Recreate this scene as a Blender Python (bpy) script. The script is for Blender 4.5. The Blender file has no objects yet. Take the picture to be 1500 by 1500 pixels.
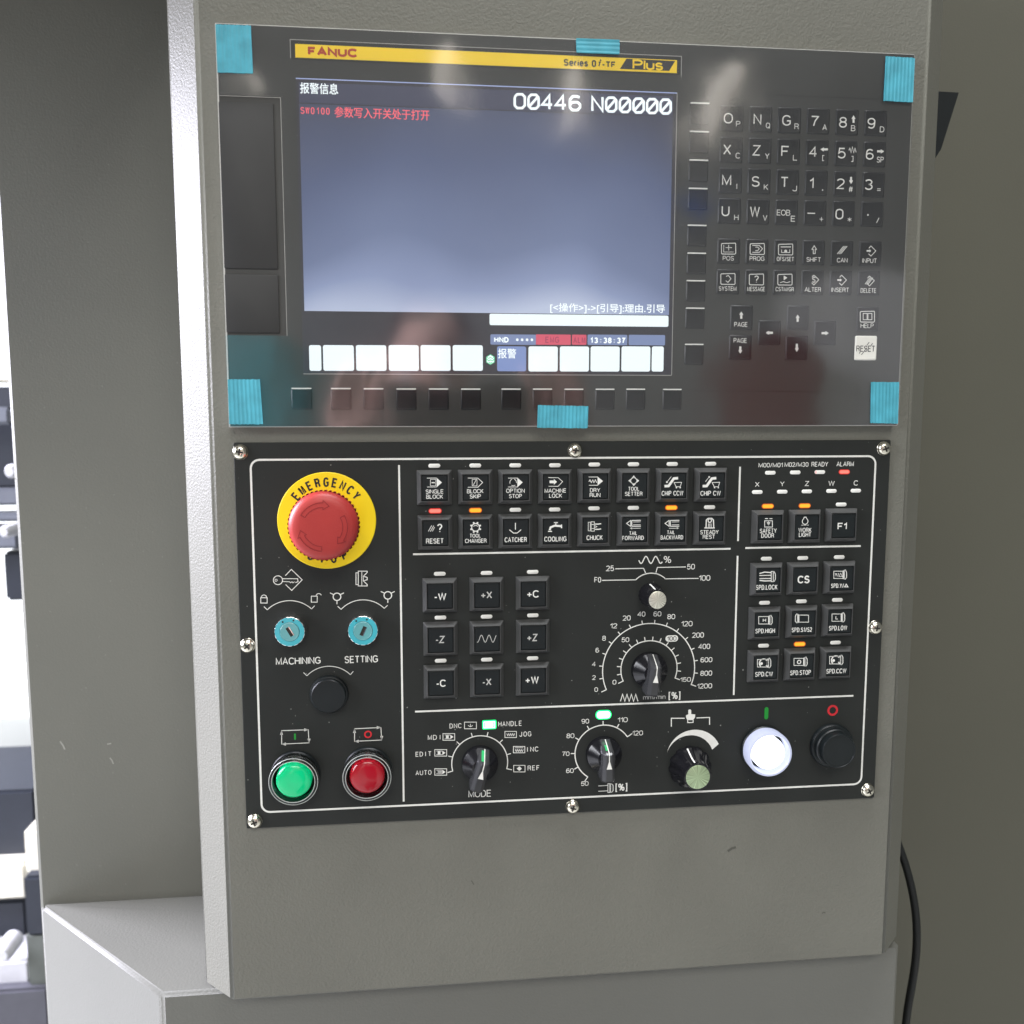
import bpy, bmesh, math, random
from mathutils import Vector, Matrix
random.seed(4)
S = bpy.context.scene
COL = S.collection
PI = math.pi
K = 0.001                                   # everything below is written in millimetres

# ------------------------------------------------------------------ camera
F, CX, CY, CZ, PIT, YAW = 1341.65, 101.95, -540.10, -206.81, -0.1131, -0.1108
Rz = Matrix(((math.cos(YAW), -math.sin(YAW), 0), (math.sin(YAW), math.cos(YAW), 0), (0, 0, 1)))
Rx = Matrix(((1, 0, 0), (0, math.cos(PIT), -math.sin(PIT)), (0, math.sin(PIT), math.cos(PIT))))
RM = Rz @ Rx
right, fwd, up = RM.col[0].copy(), RM.col[1].copy(), RM.col[2].copy()
cam = bpy.data.cameras.new('camera')
cam_ob = bpy.data.objects.new('camera', cam)
COL.objects.link(cam_ob)
m = Matrix((right, up, -fwd)).transposed().to_4x4()
m.translation = Vector((CX, CY, CZ)) * K
cam_ob.matrix_world = m
cam.sensor_width = 36.0
cam.lens = 36.0 * F / 1500
cam.clip_start = 0.01
cam.clip_end = 60
cam.dof.use_dof = True
cam.dof.focus_distance = 0.555
cam.dof.aperture_fstop = cam.lens / 3.4
S.camera = cam_ob

# ------------------------------------------------------------------ light
S.view_settings.view_transform = 'Standard'
S.view_settings.look = 'None'
S.view_settings.exposure = 0
S.view_settings.gamma = 1
W = bpy.data.worlds.new('World')
S.world = W
W.use_nodes = True
W.node_tree.nodes['Background'].inputs[0].default_value = (0.90, 0.96, 0.97, 1)
W.node_tree.nodes['Background'].inputs[1].default_value = 0.165

def area(name, loc, target, sx, sy, power, color):
    l = bpy.data.lights.new(name, 'AREA')
    l.shape = 'RECTANGLE'
    l.size, l.size_y = sx, sy
    l.energy = power
    l.color = color
    o = bpy.data.objects.new(name, l)
    COL.objects.link(o)
    o.location = Vector(loc)
    o.rotation_euler = (Vector(target) - Vector(loc)).to_track_quat('-Z', 'Y').to_euler()
    return o
area('hall_window_light', (-2.3, 0.52, 0.66), (0, 0.05, -0.25), 1.5, 1.7, 380, (0.86, 0.85, 1.0))
area('ceiling_light', (0.25, -5.0, 3.9), (0.2, 0, -0.4), 4.0, 2.0, 205, (1.0, 0.97, 0.90))
area('hall_fill_light', (0.3, -0.7, 3.5), (0.4, -4.2, -0.3), 2.5, 1.2, 230, (0.97, 0.98, 1.0))  # added fill that brightens the hall mirrored in the film
area('side_window_light', (-2.9, -1.5, 0.6), (0.15, 0, -0.35), 1.0, 1.5, 60, (0.93, 0.95, 1.0))

# ------------------------------------------------------------------ photo point -> place on the plane Y
def at(px, py, Y=0.0):
    d = RM @ Vector(((px - 750) / F, 1, -(py - 750) / F))
    t = (Y - CY) / d.y
    return (CX + t * d.x, CZ + t * d.z)
def at_z(px, py, Z):
    d = RM @ Vector(((px - 750) / F, 1, -(py - 750) / F))
    t = (Z - CZ) / d.z
    return (CX + t * d.x, CY + t * d.y)
class Zoom:
    def __init__(s, ox, oy, k, Y): s.o = (ox, oy); s.k = k; s.Y = Y
    def px(s, x, y): return (s.o[0] + x / s.k, s.o[1] + y / s.k)
    def __call__(s, x, y): return at(*s.px(x, y), s.Y)
    def on(s, Y): return Zoom(s.o[0], s.o[1], s.k, Y)
    def sc(s, x, y):                     # mm for one zoomed pixel near there
        a, b = s(x - 20, y), s(x + 20, y)
        return (b[0] - a[0]) / 40

# ------------------------------------------------------------------ materials
MATS = {}
def mat(name, col, rough=0.5, metal=0.0, bump=0.0, bscale=1500, var=0.06, vscale=60, emit=None, estr=0.0,
        coat=0.0, trans=0.0, ior=1.45, spec=0.5, bdist=0.0004, speck=0.0):
    if name in MATS: return MATS[name]
    M = bpy.data.materials.new(name); M.use_nodes = True
    nt = M.node_tree; N = nt.nodes; L = nt.links
    b = N['Principled BSDF']
    tc = N.new('ShaderNodeTexCoord')
    nz = N.new('ShaderNodeTexNoise'); nz.inputs['Scale'].default_value = vscale
    nz.inputs['Detail'].default_value = 5
    L.new(tc.outputs['Object'], nz.inputs['Vector'])
    mr = N.new('ShaderNodeMapRange')
    mr.inputs['From Min'].default_value = 0.3; mr.inputs['From Max'].default_value = 0.7
    mr.inputs['To Min'].default_value = 1 - var; mr.inputs['To Max'].default_value = 1 + var
    L.new(nz.outputs['Fac'], mr.inputs['Value'])
    vm = N.new('ShaderNodeVectorMath'); vm.operation = 'SCALE'
    vm.inputs[0].default_value = col
    L.new(mr.outputs['Result'], vm.inputs['Scale'])
    out = vm.outputs['Vector']
    if speck > 0:                           # small pale dust specks
        vo = N.new('ShaderNodeTexNoise'); vo.inputs['Scale'].default_value = 420; vo.inputs['Detail'].default_value = 1
        L.new(tc.outputs['Object'], vo.inputs['Vector'])
        m2 = N.new('ShaderNodeMapRange')
        m2.inputs['From Min'].default_value = 0.76; m2.inputs['From Max'].default_value = 0.80
        m2.inputs['To Min'].default_value = 0; m2.inputs['To Max'].default_value = speck
        L.new(vo.outputs['Fac'], m2.inputs['Value'])
        mx = N.new('ShaderNodeMix'); mx.data_type = 'RGBA'
        L.new(m2.outputs['Result'], mx.inputs['Factor']); L.new(out, mx.inputs['A'])
        mx.inputs['B'].default_value = (0.5, 0.5, 0.48, 1)
        out = mx.outputs['Result']
    L.new(out, b.inputs['Base Color'])
    b.inputs['Roughness'].default_value = rough
    b.inputs['Metallic'].default_value = metal
    b.inputs['IOR'].default_value = ior
    b.inputs['Specular IOR Level'].default_value = spec
    b.inputs['Coat Weight'].default_value = coat
    b.inputs['Coat Roughness'].default_value = 0.08
    b.inputs['Transmission Weight'].default_value = trans
    if emit:
        b.inputs['Emission Color'].default_value = (*emit, 1)
        b.inputs['Emission Strength'].default_value = estr
    if bump > 0:
        bz = N.new('ShaderNodeTexNoise'); bz.inputs['Scale'].default_value = bscale
        bz.inputs['Detail'].default_value = 3; bz.inputs['Roughness'].default_value = 0.45
        L.new(tc.outputs['Object'], bz.inputs['Vector'])
        bp = N.new('ShaderNodeBump'); bp.inputs['Strength'].default_value = bump
        bp.inputs['Distance'].default_value = bdist
        L.new(bz.outputs['Fac'], bp.inputs['Height']); L.new(bp.outputs['Normal'], b.inputs['Normal'])
    MATS[name] = M
    return M
paint = mat('textured_beige_paint', (0.153, 0.152, 0.129), 0.52, bump=0.55, bscale=750, var=0.09, vscale=7, bdist=0.0006)
wall_paint = mat('smooth_machine_paint', (0.150, 0.151, 0.131), 0.5, bump=0.3, bscale=600, var=0.08, vscale=5, speck=0.12)
dark_paint = mat('shaded_olive_paint', (0.102, 0.100, 0.077), 0.6, bump=0.2, bscale=700, var=0.05, vscale=5)  # shade beside the housing mixed into a darker olive tone
cab_paint = mat('cabinet_paint', (0.145, 0.146, 0.130), 0.45, bump=0.4, bscale=600, var=0.04, vscale=6)
plate_m = mat('anthracite_overlay', (0.0175, 0.0195, 0.018), 0.55, bump=0.12, bscale=2500, var=0.08, vscale=25, speck=0.5, spec=0.35)
unit_m = mat('unit_face_grey', (0.040, 0.040, 0.037), 0.5, var=0.06, vscale=12, spec=0.3)
unit_edge = mat('unit_edge_alloy', (0.62, 0.61, 0.58), 0.35, 0.3)
slot_m = mat('slot_cover_black', (0.028, 0.028, 0.028), 0.6, bump=0.1, bscale=2500)
slot_r = mat('slot_recess_grey', (0.055, 0.055, 0.052), 0.6)
mkey_m = mat('membrane_key', (0.004, 0.004, 0.0045), 0.35, var=0.15, vscale=90)
ink = mat('white_ink', (0.74, 0.74, 0.70), 0.6, var=0.05, vscale=300)
ink2 = mat('grey_ink', (0.45, 0.45, 0.43), 0.6, var=0.05, vscale=300)
dark_ink = mat('black_ink', (0.02, 0.02, 0.02), 0.6)
line_m = mat('embossed_edge', (0.36, 0.35, 0.33), 0.5)
bez_m = mat('key_bezel_plastic', (0.060, 0.061, 0.060), 0.45, bump=0.15, bscale=2500, var=0.15, vscale=80)
cap_m = mat('key_cap_plastic', (0.0075, 0.0105, 0.0115), 0.42, bump=0.05, bscale=2500, var=0.2, vscale=60, spec=0.4)
led_off = mat('lamp_window_white', (0.88, 0.88, 0.84), 0.5)
yellow_m = mat('yellow_label', (0.93, 0.68, 0.008), 0.45, var=0.03)
yellow_strip = mat('yellow_name_strip', (0.95, 0.66, 0.008), 0.4, var=0.03)
red_ink = mat('red_ink', (0.45, 0.045, 0.012), 0.5)
red_print = mat('red_print', (0.60, 0.02, 0.03), 0.5)
green_print = mat('green_print', (0.01, 0.27, 0.03), 0.5)
red_cap = mat('red_cap_plastic', (0.38, 0.034, 0.030), 0.42, bump=0.1, bscale=1500, var=0.04)
red_deep = mat('red_shade', (0.22, 0.015, 0.016), 0.5)
gloss_black = mat('gloss_black_plastic', (0.008, 0.008, 0.010), 0.16, var=0.2, spec=0.6)
handle_m = mat('knob_handle_plastic', (0.048, 0.049, 0.052), 0.13, var=0.15)
satin_black = mat('satin_black_plastic', (0.006, 0.009, 0.010), 0.4, var=0.2)
chrome = mat('chrome', (0.85, 0.85, 0.85), 0.12, 1.0)
zinc = mat('zinc_screw', (0.78, 0.74, 0.62), 0.22, 1.0, bump=0.1, bscale=900)
recess_m = mat('dark_recess', (0.015, 0.013, 0.01), 0.6)
film_blue = mat('blue_film_ring', (0.055, 0.42, 0.50), 0.35, coat=0.4)
film_pale = mat('blue_film_core', (0.12, 0.36, 0.38), 0.35, coat=0.4)
rim_m = mat('rim_highlight', (0.42, 0.44, 0.42), 0.15, spec=0.8)
ring_clear = mat('clear_guard_plastic', (0.95, 0.97, 0.96), 0.06, trans=1.0, ior=1.45)
tape_m = mat('blue_tape', (0.07, 0.36, 0.46), 0.5, var=0.16, vscale=120)
reset_m = mat('reset_key_ivory', (0.86, 0.85, 0.78), 0.4)
cable_m = mat('cable_rubber', (0.007, 0.008, 0.008), 0.5)
mslate = mat('slate_steel', (0.13, 0.14, 0.17), 0.5)
mdark = mat('dark_steel', (0.02, 0.024, 0.035), 0.5)
mgrey = mat('pale_machine_paint', (0.55, 0.55, 0.58), 0.5)
mcream = mat('cream_machine_paint', (0.75, 0.72, 0.62), 0.5)

def led(name, core, e): return mat(name, (0.02, 0.02, 0.02), 0.4, emit=core, estr=e, var=0.0)
amber_core = led('amber_glow_core', (1.0, 0.50, 0.02), 1.15)
amber_edge = led('amber_glow_edge', (1.0, 0.16, 0.0), 0.8)
redl_core = led('red_glow_core', (1.0, 0.24, 0.18), 1.15)
redl_edge = led('red_glow_edge', (1.0, 0.03, 0.02), 0.8)
green_core = led('green_glow_core', (0.42, 1.0, 0.60), 3.2)
green_edge = led('green_glow_edge', (0.0, 0.75, 0.16), 3.0)

def brushed(name, col, emis=0):                  # radially turned metal disc
    M = bpy.data.materials.new(name); M.use_nodes = True
    nt = M.node_tree; N = nt.nodes; L = nt.links; b = N['Principled BSDF']
    tc = N.new('ShaderNodeTexCoord'); sp = N.new('ShaderNodeSeparateXYZ')
    L.new(tc.outputs['Object'], sp.inputs[0])
    an = N.new('ShaderNodeMath'); an.operation = 'ARCTAN2'
    L.new(sp.outputs['X'], an.inputs[0]); L.new(sp.outputs['Z'], an.inputs[1])
    mu = N.new('ShaderNodeMath'); mu.operation = 'MULTIPLY'; mu.inputs[1].default_value = 2.2
    L.new(an.outputs[0], mu.inputs[0])
    nz = N.new('ShaderNodeTexNoise'); nz.noise_dimensions = '1D'
    nz.inputs['Scale'].default_value = 3; nz.inputs['Detail'].default_value = 6
    L.new(mu.outputs[0], nz.inputs['W'])
    cr = N.new('ShaderNodeValToRGB')
    cr.color_ramp.elements[0].position = 0.3; cr.color_ramp.elements[1].position = 0.72
    cr.color_ramp.elements[0].color = (col[0] * .5, col[1] * .5, col[2] * .45, 1)
    cr.color_ramp.elements[1].color = (*col, 1)
    L.new(nz.outputs['Fac'], cr.inputs[0]); L.new(cr.outputs[0], b.inputs['Base Color'])
    b.inputs['Metallic'].default_value = 0.75; b.inputs['Roughness'].default_value = 0.38
    return M
disc_m = brushed('turned_aluminium', (0.95, 0.93, 0.82))
disc_g = brushed('turned_aluminium_greenish', (0.62, 0.78, 0.50))

# ------------------------------------------------------------------ objects
def link(name, me, m=None, parent=None, loc=None, **props):
    o = bpy.data.objects.new(name, me)
    COL.objects.link(o)
    if m and not len(me.materials): me.materials.append(m)
    if parent: o.parent = parent
    if loc: o.location = Vector(loc) * K
    for k, v in props.items():
        if v: o[k] = v
    return o
def thing(name, label, cat, group=None):
    o = bpy.data.objects.new(name, None); COL.objects.link(o)
    o.empty_display_size = 0.02
    o['label'] = label; o['category'] = cat
    if group: o['group'] = group
    return o
class MB:
    def __init__(s): s.v = []; s.f = []
    def add(s, v, f):
        n = len(s.v); s.v += v; s.f += [tuple(i + n for i in q) for q in f]
    def rings(s, rings, cap0=True, cap1=True):
        n = len(rings[0]); base = len(s.v)
        for r in rings: s.v += list(r)
        for k in range(len(rings) - 1):
            for i in range(n):
                a, b = base + k * n + i, base + k * n + (i + 1) % n
                s.f.append((a, b, b + n, a + n))
        if cap0: s.f.append(tuple(base + i for i in range(n)))
        if cap1: s.f.append(tuple(base + (len(rings) - 1) * n + i for i in range(n)))
    def box(s, x0, x1, y0, y1, z0, z1):
        s.rings([[(x0, y, z0), (x1, y, z0), (x1, y, z1), (x0, y, z1)] for y in (y1, y0)])
    def prism(s, pts, y0, y1):              # outline in XZ from depth y1 (back) to y0 (front)
        s.rings([[(x, y, z) for x, z in pts] for y in (y1, y0)])
    def lathe(s, cx, cz, prof, seg=40, cap0=True, cap1=True, wob=None):
        R_ = []
        for r, y in prof:
            R_.append([(cx + (r * (wob(i) if wob else 1)) * math.cos(2 * PI * i / seg), y,
                        cz + (r * (wob(i) if wob else 1)) * math.sin(2 * PI * i / seg)) for i in range(seg)])
        s.rings(R_, cap0, cap1)
    def flat(s, pts, y): s.add([(x, y, z) for x, z in pts], [tuple(range(len(pts)))])
    def ribbon(s, pts, w, y, closed=False):
        n = len(pts); P = [Vector(p) for p in pts]; Lf = []; Rt = []
        for i in range(n):
            a = P[i - 1] if (i > 0 or closed) else None
            b = P[(i + 1) % n] if (i < n - 1 or closed) else None
            d1 = (P[i] - a).normalized() if a is not None and (P[i] - a).length > 1e-9 else None
            d2 = (b - P[i]).normalized() if b is not None and (b - P[i]).length > 1e-9 else None
            d1 = d1 or d2; d2 = d2 or d1
            if d1 is None: continue
            n1 = Vector((-d1.y, d1.x)); n2 = Vector((-d2.y, d2.x)); nn = n1 + n2
            if nn.length < 0.3: nn = n1; k = 1
            else:
                nn.normalize(); k = min(2.0, 1 / max(0.35, nn.dot(n1)))
            Lf.append(P[i] + nn * w / 2 * k); Rt.append(P[i] - nn * w / 2 * k)
        m_ = len(Lf); base = len(s.v)
        for p in Lf: s.v.append((p.x, y, p.y))
        for p in Rt: s.v.append((p.x, y, p.y))
        for i in range(m_ if closed else m_ - 1):
            j = (i + 1) % m_
            s.f.append((base + i, base + j, base + m_ + j, base + m_ + i))
    def mesh(s, name, smooth=35, recalc=True):
        me = bpy.data.meshes.new(name)
        me.from_pydata([(x * K, y * K, z * K) for x, y, z in s.v], [], s.f)
        if recalc:
            bm = bmesh.new(); bm.from_mesh(me)
            bmesh.ops.recalc_face_normals(bm, faces=bm.faces)
            bm.to_mesh(me); bm.free()
        if smooth and len(me.polygons):
            me.polygons.foreach_set('use_smooth', [True] * len(me.polygons))
            me.set_sharp_from_angle(angle=math.radians(smooth))
        me.update()
        return me
    def build(s, name, m, parent=None, smooth=35, recalc=True, loc=None, **props):
        return link(name, s.mesh(name, smooth, recalc), m, parent, loc, **props)
def rr(cx, cz, w, h, r, n=6):               # rounded rectangle outline
    o = []
    for sx, sz, a0 in ((1, 1, 0), (-1, 1, 90), (-1, -1, 180), (1, -1, 270)):
        for i in range(n + 1):
            a = math.radians(a0 + 90 * i / n)
            o.append((cx + sx * (w / 2 - r) + r * math.cos(a), cz + sz * (h / 2 - r) + r * math.sin(a)))
    return o
def arc(cx, cz, r, a0, a1, n=24):           # angles clockwise from up, degrees
    return [(cx + r * math.sin(math.radians(a0 + (a1 - a0) * i / n)), cz + r * math.cos(math.radians(a0 + (a1 - a0) * i / n))) for i in range(n + 1)]
def arc3(p, q, r, n=20):                    # arc through three points
    ax, ay = p; bx, by = q; cx, cy = r
    d = 2 * (ax * (by - cy) + bx * (cy - ay) + cx * (ay - by))
    ux = ((ax * ax + ay * ay) * (by - cy) + (bx * bx + by * by) * (cy - ay) + (cx * cx + cy * cy) * (ay - by)) / d
    uy = ((ax * ax + ay * ay) * (cx - bx) + (bx * bx + by * by) * (ax - cx) + (cx * cx + cy * cy) * (bx - ax)) / d
    R_ = math.hypot(ax - ux, ay - uy)
    t0, t1, t2 = (math.atan2(y - uy, x - ux) for x, y in (p, q, r))
    def nrm(t, s_): 
        while t - s_ > PI: t -= 2 * PI
        while t - s_ < -PI: t += 2 * PI
        return t
    t1 = nrm(t1, t0); t2 = nrm(t2, t1)
    return [(ux + R_ * math.cos(t0 + (t2 - t0) * i / n), uy + R_ * math.sin(t0 + (t2 - t0) * i / n)) for i in range(n + 1)]

# ------------------------------------------------------------------ lettering
FC = {}
def ea(cx, cy, rx, ry, a0, a1, n=None):
    n = n or max(3, int(abs(a1 - a0) / 18))
    return [(cx + rx * math.cos(math.radians(a0 + (a1 - a0) * i / n)), cy + ry * math.sin(math.radians(a0 + (a1 - a0) * i / n))) for i in range(n + 1)]
def ob(x0, y0, x1, y1):                     # tall round with straight flanks
    w, h = (x1 - x0) / 2, (y1 - y0) / 2; r = min(h, w * 1.15); cx = (x0 + x1) / 2
    return ea(cx, y1 - r, w, r, 0, 180) + ea(cx, y0 + r, w, r, 180, 360) + [(x1, y1 - r)]
G = {'A': (.70, [[(0, 0), (.35, 1), (.7, 0)], [(.11, .33), (.59, .33)]]),
     'B': (.60, [[(0, .53), (.34, .53)] + ea(.34, .265, .25, .265, 90, -90) + [(0, 0), (0, 1), (.32, 1)] + ea(.32, .765, .22, .235, 90, -90)]),
     'C': (.66, [ea(.36, .64, .36, .36, 32, 180) + ea(.36, .36, .36, .36, 180, 328)]),
     'D': (.64, [[(0, 0), (0, 1), (.26, 1)] + ea(.26, .6, .36, .4, 90, 0) + ea(.26, .4, .36, .4, 0, -90) + [(0, 0)]]),
     'E': (.54, [[(.54, 1), (0, 1), (0, 0), (.54, 0)], [(0, .52), (.48, .52)]]),
     'F': (.52, [[(.52, 1), (0, 1), (0, 0)], [(0, .5), (.44, .5)]]),
     'G': (.68, [ea(.36, .62, .36, .38, 30, 180) + ea(.36, .38, .36, .38, 180, 300) + [(.68, .16), (.68, .46), (.38, .46)]]),
     'H': (.62, [[(0, 0), (0, 1)], [(.62, 0), (.62, 1)], [(0, .52), (.62, .52)]]),
     'I': (0, [[(0, 0), (0, 1)]]), 'J': (.44, [[(.44, 1), (.44, .26)] + ea(.22, .24, .22, .24, 0, -175)]),
     'K': (.62, [[(0, 0), (0, 1)], [(.60, 1), (0, .36)], [(.2, .58), (.62, 0)]]), 'L': (.50, [[(0, 1), (0, 0), (.5, 0)]]),
     'M': (.74, [[(0, 0), (0, 1), (.37, .08), (.74, 1), (.74, 0)]]), 'N': (.62, [[(0, 0), (0, 1), (.62, 0), (.62, 1)]]),
     'O': (.72, [ob(0, 0, .72, 1)]), 'P': (.58, [[(0, 0), (0, 1), (.32, 1)] + ea(.32, .74, .25, .26, 90, -90) + [(0, .48)]]),
     'Q': (.72, [ob(0, 0, .72, 1), [(.42, .26), (.74, -.04)]]),
     'R': (.62, [[(0, 0), (0, 1), (.34, 1)] + ea(.34, .76, .25, .24, 90, -90) + [(0, .52)], [(.34, .52), (.52, .42), (.56, .12), (.62, 0)]]),
     'S': (.60, [ea(.30, .755, .27, .245, 20, 235) + ea(.30, .255, .30, .255, 72, -160)]),
     'T': (.60, [[(0, 1), (.6, 1)], [(.3, 1), (.3, 0)]]), 'U': (.62, [[(0, 1), (0, .32)] + ea(.31, .31, .31, .31, 180, 360) + [(.62, 1)]]),
     'V': (.64, [[(0, 1), (.32, 0), (.64, 1)]]), 'W': (.94, [[(0, 1), (.23, 0), (.47, 1), (.71, 0), (.94, 1)]]),
     'X': (.64, [[(0, 0), (.64, 1)], [(0, 1), (.64, 0)]]), 'Y': (.66, [[(0, 1), (.33, .45), (.66, 1)], [(.33, .45), (.33, 0)]]),
     'Z': (.60, [[(0, 1), (.6, 1), (0, 0), (.6, 0)]]),
     '0': (.50, [ob(0, 0, .5, 1)]), '1': (.26, [[(0, .74), (.16, .84), (.26, 1), (.26, 0)]]),
     '2': (.50, [ea(.25, .74, .25, .26, 165, -15) + [(.44, .52), (0, 0), (.5, 0)]]),
     '3': (.50, [ea(.24, .76, .23, .24, 160, -90) + ea(.24, .26, .26, .26, 90, -160)]),
     '4': (.54, [[(.40, 0), (.40, 1), (0, .3), (.54, .3)]]),
     '5': (.50, [[(.46, 1), (.09, 1), (.03, .48), (.12, .58)] + ea(.24, .33, .26, .33, 110, -155)]),
     '6': (.50, [ea(.26, .72, .23, .28, 35, 180) + [(.0, .4)], ob(.0, 0, .5, .60)]),
     '7': (.50, [[(0, 1), (.5, 1), (.26, .5), (.17, 0)]]), '8': (.50, [ob(.03, .54, .47, 1), ob(0, 0, .5, .54)]),
     '9': (.50, [ea(.24, .28, .23, .28, 215, 360) + [(.5, .6)], ob(0, .40, .5, 1)]),
     '+': (.58, [[(0, .42), (.58, .42)], [(.29, .10), (.29, .74)]]), '-': (.30, [[(0, .38), (.3, .38)]]), '=': (.5, [[(0, .3), (.5, .3)], [(0, .56), (.5, .56)]]),
     '.': (.0, [[(0, -.03), (0, .07)]]), ':': (.0, [[(0, .08), (0, .2)], [(0, .6), (0, .72)]]), '/': (.32, [[(0, -.04), (.32, 1.02)]]),
     '%': (.86, [ob(0, .52, .32, 1), ob(.54, 0, .86, .48), [(.2, 0), (.66, 1)]]),
     '[': (.18, [[(.18, 1.05), (0, 1.05), (0, -.15), (.18, -.15)]]), ']': (.18, [[(0, 1.05), (.18, 1.05), (.18, -.15), (0, -.15)]]),
     '#': (.56, [[(.1, 0), (.2, 1)], [(.36, 0), (.46, 1)], [(0, .34), (.54, .34)], [(.02, .68), (.56, .68)]]),
     '*': (.46, [[(.23, .3), (.23, .9)], [(0, .45), (.46, .75)], [(0, .75), (.46, .45)]]),
     '?': (.48, [ea(.24, .76, .24, .24, 170, -40) + [(.26, .42), (.24, .26)], [(.24, 0), (.24, .09)]]),
     'e': (.48, [[(0, .38), (.48, .38)] + ea(.24, .37, .24, .37, 5, 320)]), 'r': (.28, [[(0, 0), (0, .72)], [(0, .42)] + ea(.22, .45, .22, .27, 165, 75)]),
     'i': (.0, [[(0, 0), (0, .72)], [(0, .93), (0, 1)]]), 's': (.42, [ea(.21, .54, .19, .19, 20, 235) + ea(.21, .19, .21, .19, 72, -160)]),
     'l': (.0, [[(0, 0), (0, 1)]]), 'u': (.44, [[(0, .72), (0, .24)] + ea(.22, .23, .22, .23, 180, 360), [(.44, .72), (.44, 0)]]),
     'm': (.76, [[(0, 0), (0, .72)], [(0, .45)] + ea(.19, .5, .19, .22, 180, 0) + [(.38, 0)], [(.38, .45)] + ea(.57, .5, .19, .22, 180, 0) + [(.76, 0)]]),
     'n': (.42, [[(0, 0), (0, .72)], [(0, .45)] + ea(.21, .5, .21, .22, 180, 0) + [(.42, 0)]]), ' ': (.2, [])}
FACE = [None]
SANS, MONO = None, 'mono'
def put_strokes(mb, s, cx, cz, w, h, y, bold, rot):
    t = h * (.105 + bold * 2.6)
    if all(c in '.-' for c in s): t = h
    if s == '=': t = h * .28
    mono = FACE[0] == 'mono'
    x = 0; P = []; idx = []; seen = []
    for c in s:
        gw, pl = G[c]
        if mono: off = x + (.62 - min(gw, .62)) / 2; sc_ = min(1, .62 / gw) if gw else 1; x += .62 + .34
        else: off = x; sc_ = 1; x += gw
        for p in pl: P.append([(off + a * sc_, b) for a, b in p]); idx.append(sum(1 for _ in seen))
        seen.append(c)
    xs = [a for p in P for a, b in p]; ys = [b for p in P for a, b in p]
    x0, x1, y0, y1 = min(xs), max(xs), min(ys), max(ys)
    sx = (w - t) / (x1 - x0) if x1 - x0 > .02 else 0
    gp = 0
    if not mono and len(s) > 1:
        gp = min(t + .075 * h, (w - t) / (len(s) - 1) * .45); sx = (w - t - gp * (len(s) - 1)) / max(x1 - x0, .01)
    sz = (h - t) / (y1 - y0) if y1 - y0 > .11 else 0
    ca, sa = math.cos(rot), math.sin(rot)
    for k_, p in enumerate(P):
        q = [((a - (x0 + x1) / 2) * sx + gp * (idx[k_] - (len(s) - 1) / 2), (b - (y0 + y1) / 2) * sz) for a, b in p]
        if s in '.-': q = [(-w / 2, 0), (w / 2, 0)]
        closed = len(q) > 3 and abs(q[0][0] - q[-1][0]) < 1e-6 and abs(q[0][1] - q[-1][1]) < 1e-6
        if closed: q = q[:-1]
        mb.ribbon([(cx + a * ca - b * sa, cz + a * sa + b * ca) for a, b in q], t, y - .003 * (k_ % 7), closed)
def glyphs(s):                               # Chinese characters come from the built-in typeface
    if s in FC: return FC[s]
    c = bpy.data.curves.new('t', 'FONT'); c.body = s; c.resolution_u = 6
    o = bpy.data.objects.new('t', c); COL.objects.link(o)
    dg = bpy.context.evaluated_depsgraph_get(); dg.update()
    me = bpy.data.meshes.new_from_object(o.evaluated_get(dg))
    v = [tuple(x.co) for x in me.vertices]; f = [tuple(p.vertices) for p in me.polygons]
    bpy.data.objects.remove(o); bpy.data.curves.remove(c); bpy.data.meshes.remove(me)
    x0 = min(a[0] for a in v); x1 = max(a[0] for a in v); y0 = min(a[1] for a in v); y1 = max(a[1] for a in v)
    FC[s] = ([((a[0] - (x0 + x1) / 2) / max(x1 - x0, 1e-6), (a[1] - (y0 + y1) / 2) / max(y1 - y0, 1e-6)) for a in v], f)
    return FC[s]
def put_text(mb, s, cx, cz, w, h, y, bold=0.012, rot=0.0):
    if not any(ord(ch) > 0x2fff for ch in s): return put_strokes(mb, s, cx, cz, w, h, y, bold, rot)
    v, f = glyphs(s)
    mb.add([(cx + a * w, y, cz + b * h) for a, b in v], f)
class Ink:
    """draws flat print on one plane from measured positions"""
    def __init__(s, zoom, lift=0.1): s.z = zoom; s.mb = MB(); s.y = zoom.Y - lift
    def use(s, zoom): s.z = zoom.on(s.z.Y); return s
    def t(s, txt, x, y, w, h, bold=0.012):
        k = s.z.sc(x, y); c = s.z(x, y); put_text(s.mb, txt, c[0], c[1], w * k, h * k, s.y, bold); return s
    def l(s, *pts, w=5, closed=False):
        P = [s.z(*p) for p in pts]; s.mb.ribbon(P, w * s.z.sc(*pts[0]), s.y, closed); return s
    def p(s, *pts): s.mb.flat([s.z(*p) for p in pts], s.y); return s
    def c(s, x, y, r, w=5, a0=0, a1=360):
        k = s.z.sc(x, y); c = s.z(x, y); s.mb.ribbon(arc(c[0], c[1], r * k, a0, a1, 28), w * k, s.y); return s
    def d(s, x, y, r):
        k = s.z.sc(x, y); c = s.z(x, y); s.mb.flat(arc(c[0], c[1], r * k, 0, 342, 19), s.y); return s
    def r(s, x0, y0, x1, y1, w=4): return s.l((x0, y0), (x1, y0), (x1, y1), (x0, y1), w=w, closed=True)
    def fr(s, x0, y0, x1, y1): return s.p((x0, y0), (x1, y0), (x1, y1), (x0, y1))
    def a3(s, p, q, r, w=5):
        s.mb.ribbon(arc3(s.z(*p), s.z(*q), s.z(*r)), w * s.z.sc(*p), s.y); return s
    def build(s, name, m, parent, **pr): return s.mb.build(name, m, parent, smooth=0, recalc=False, **pr)
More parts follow.
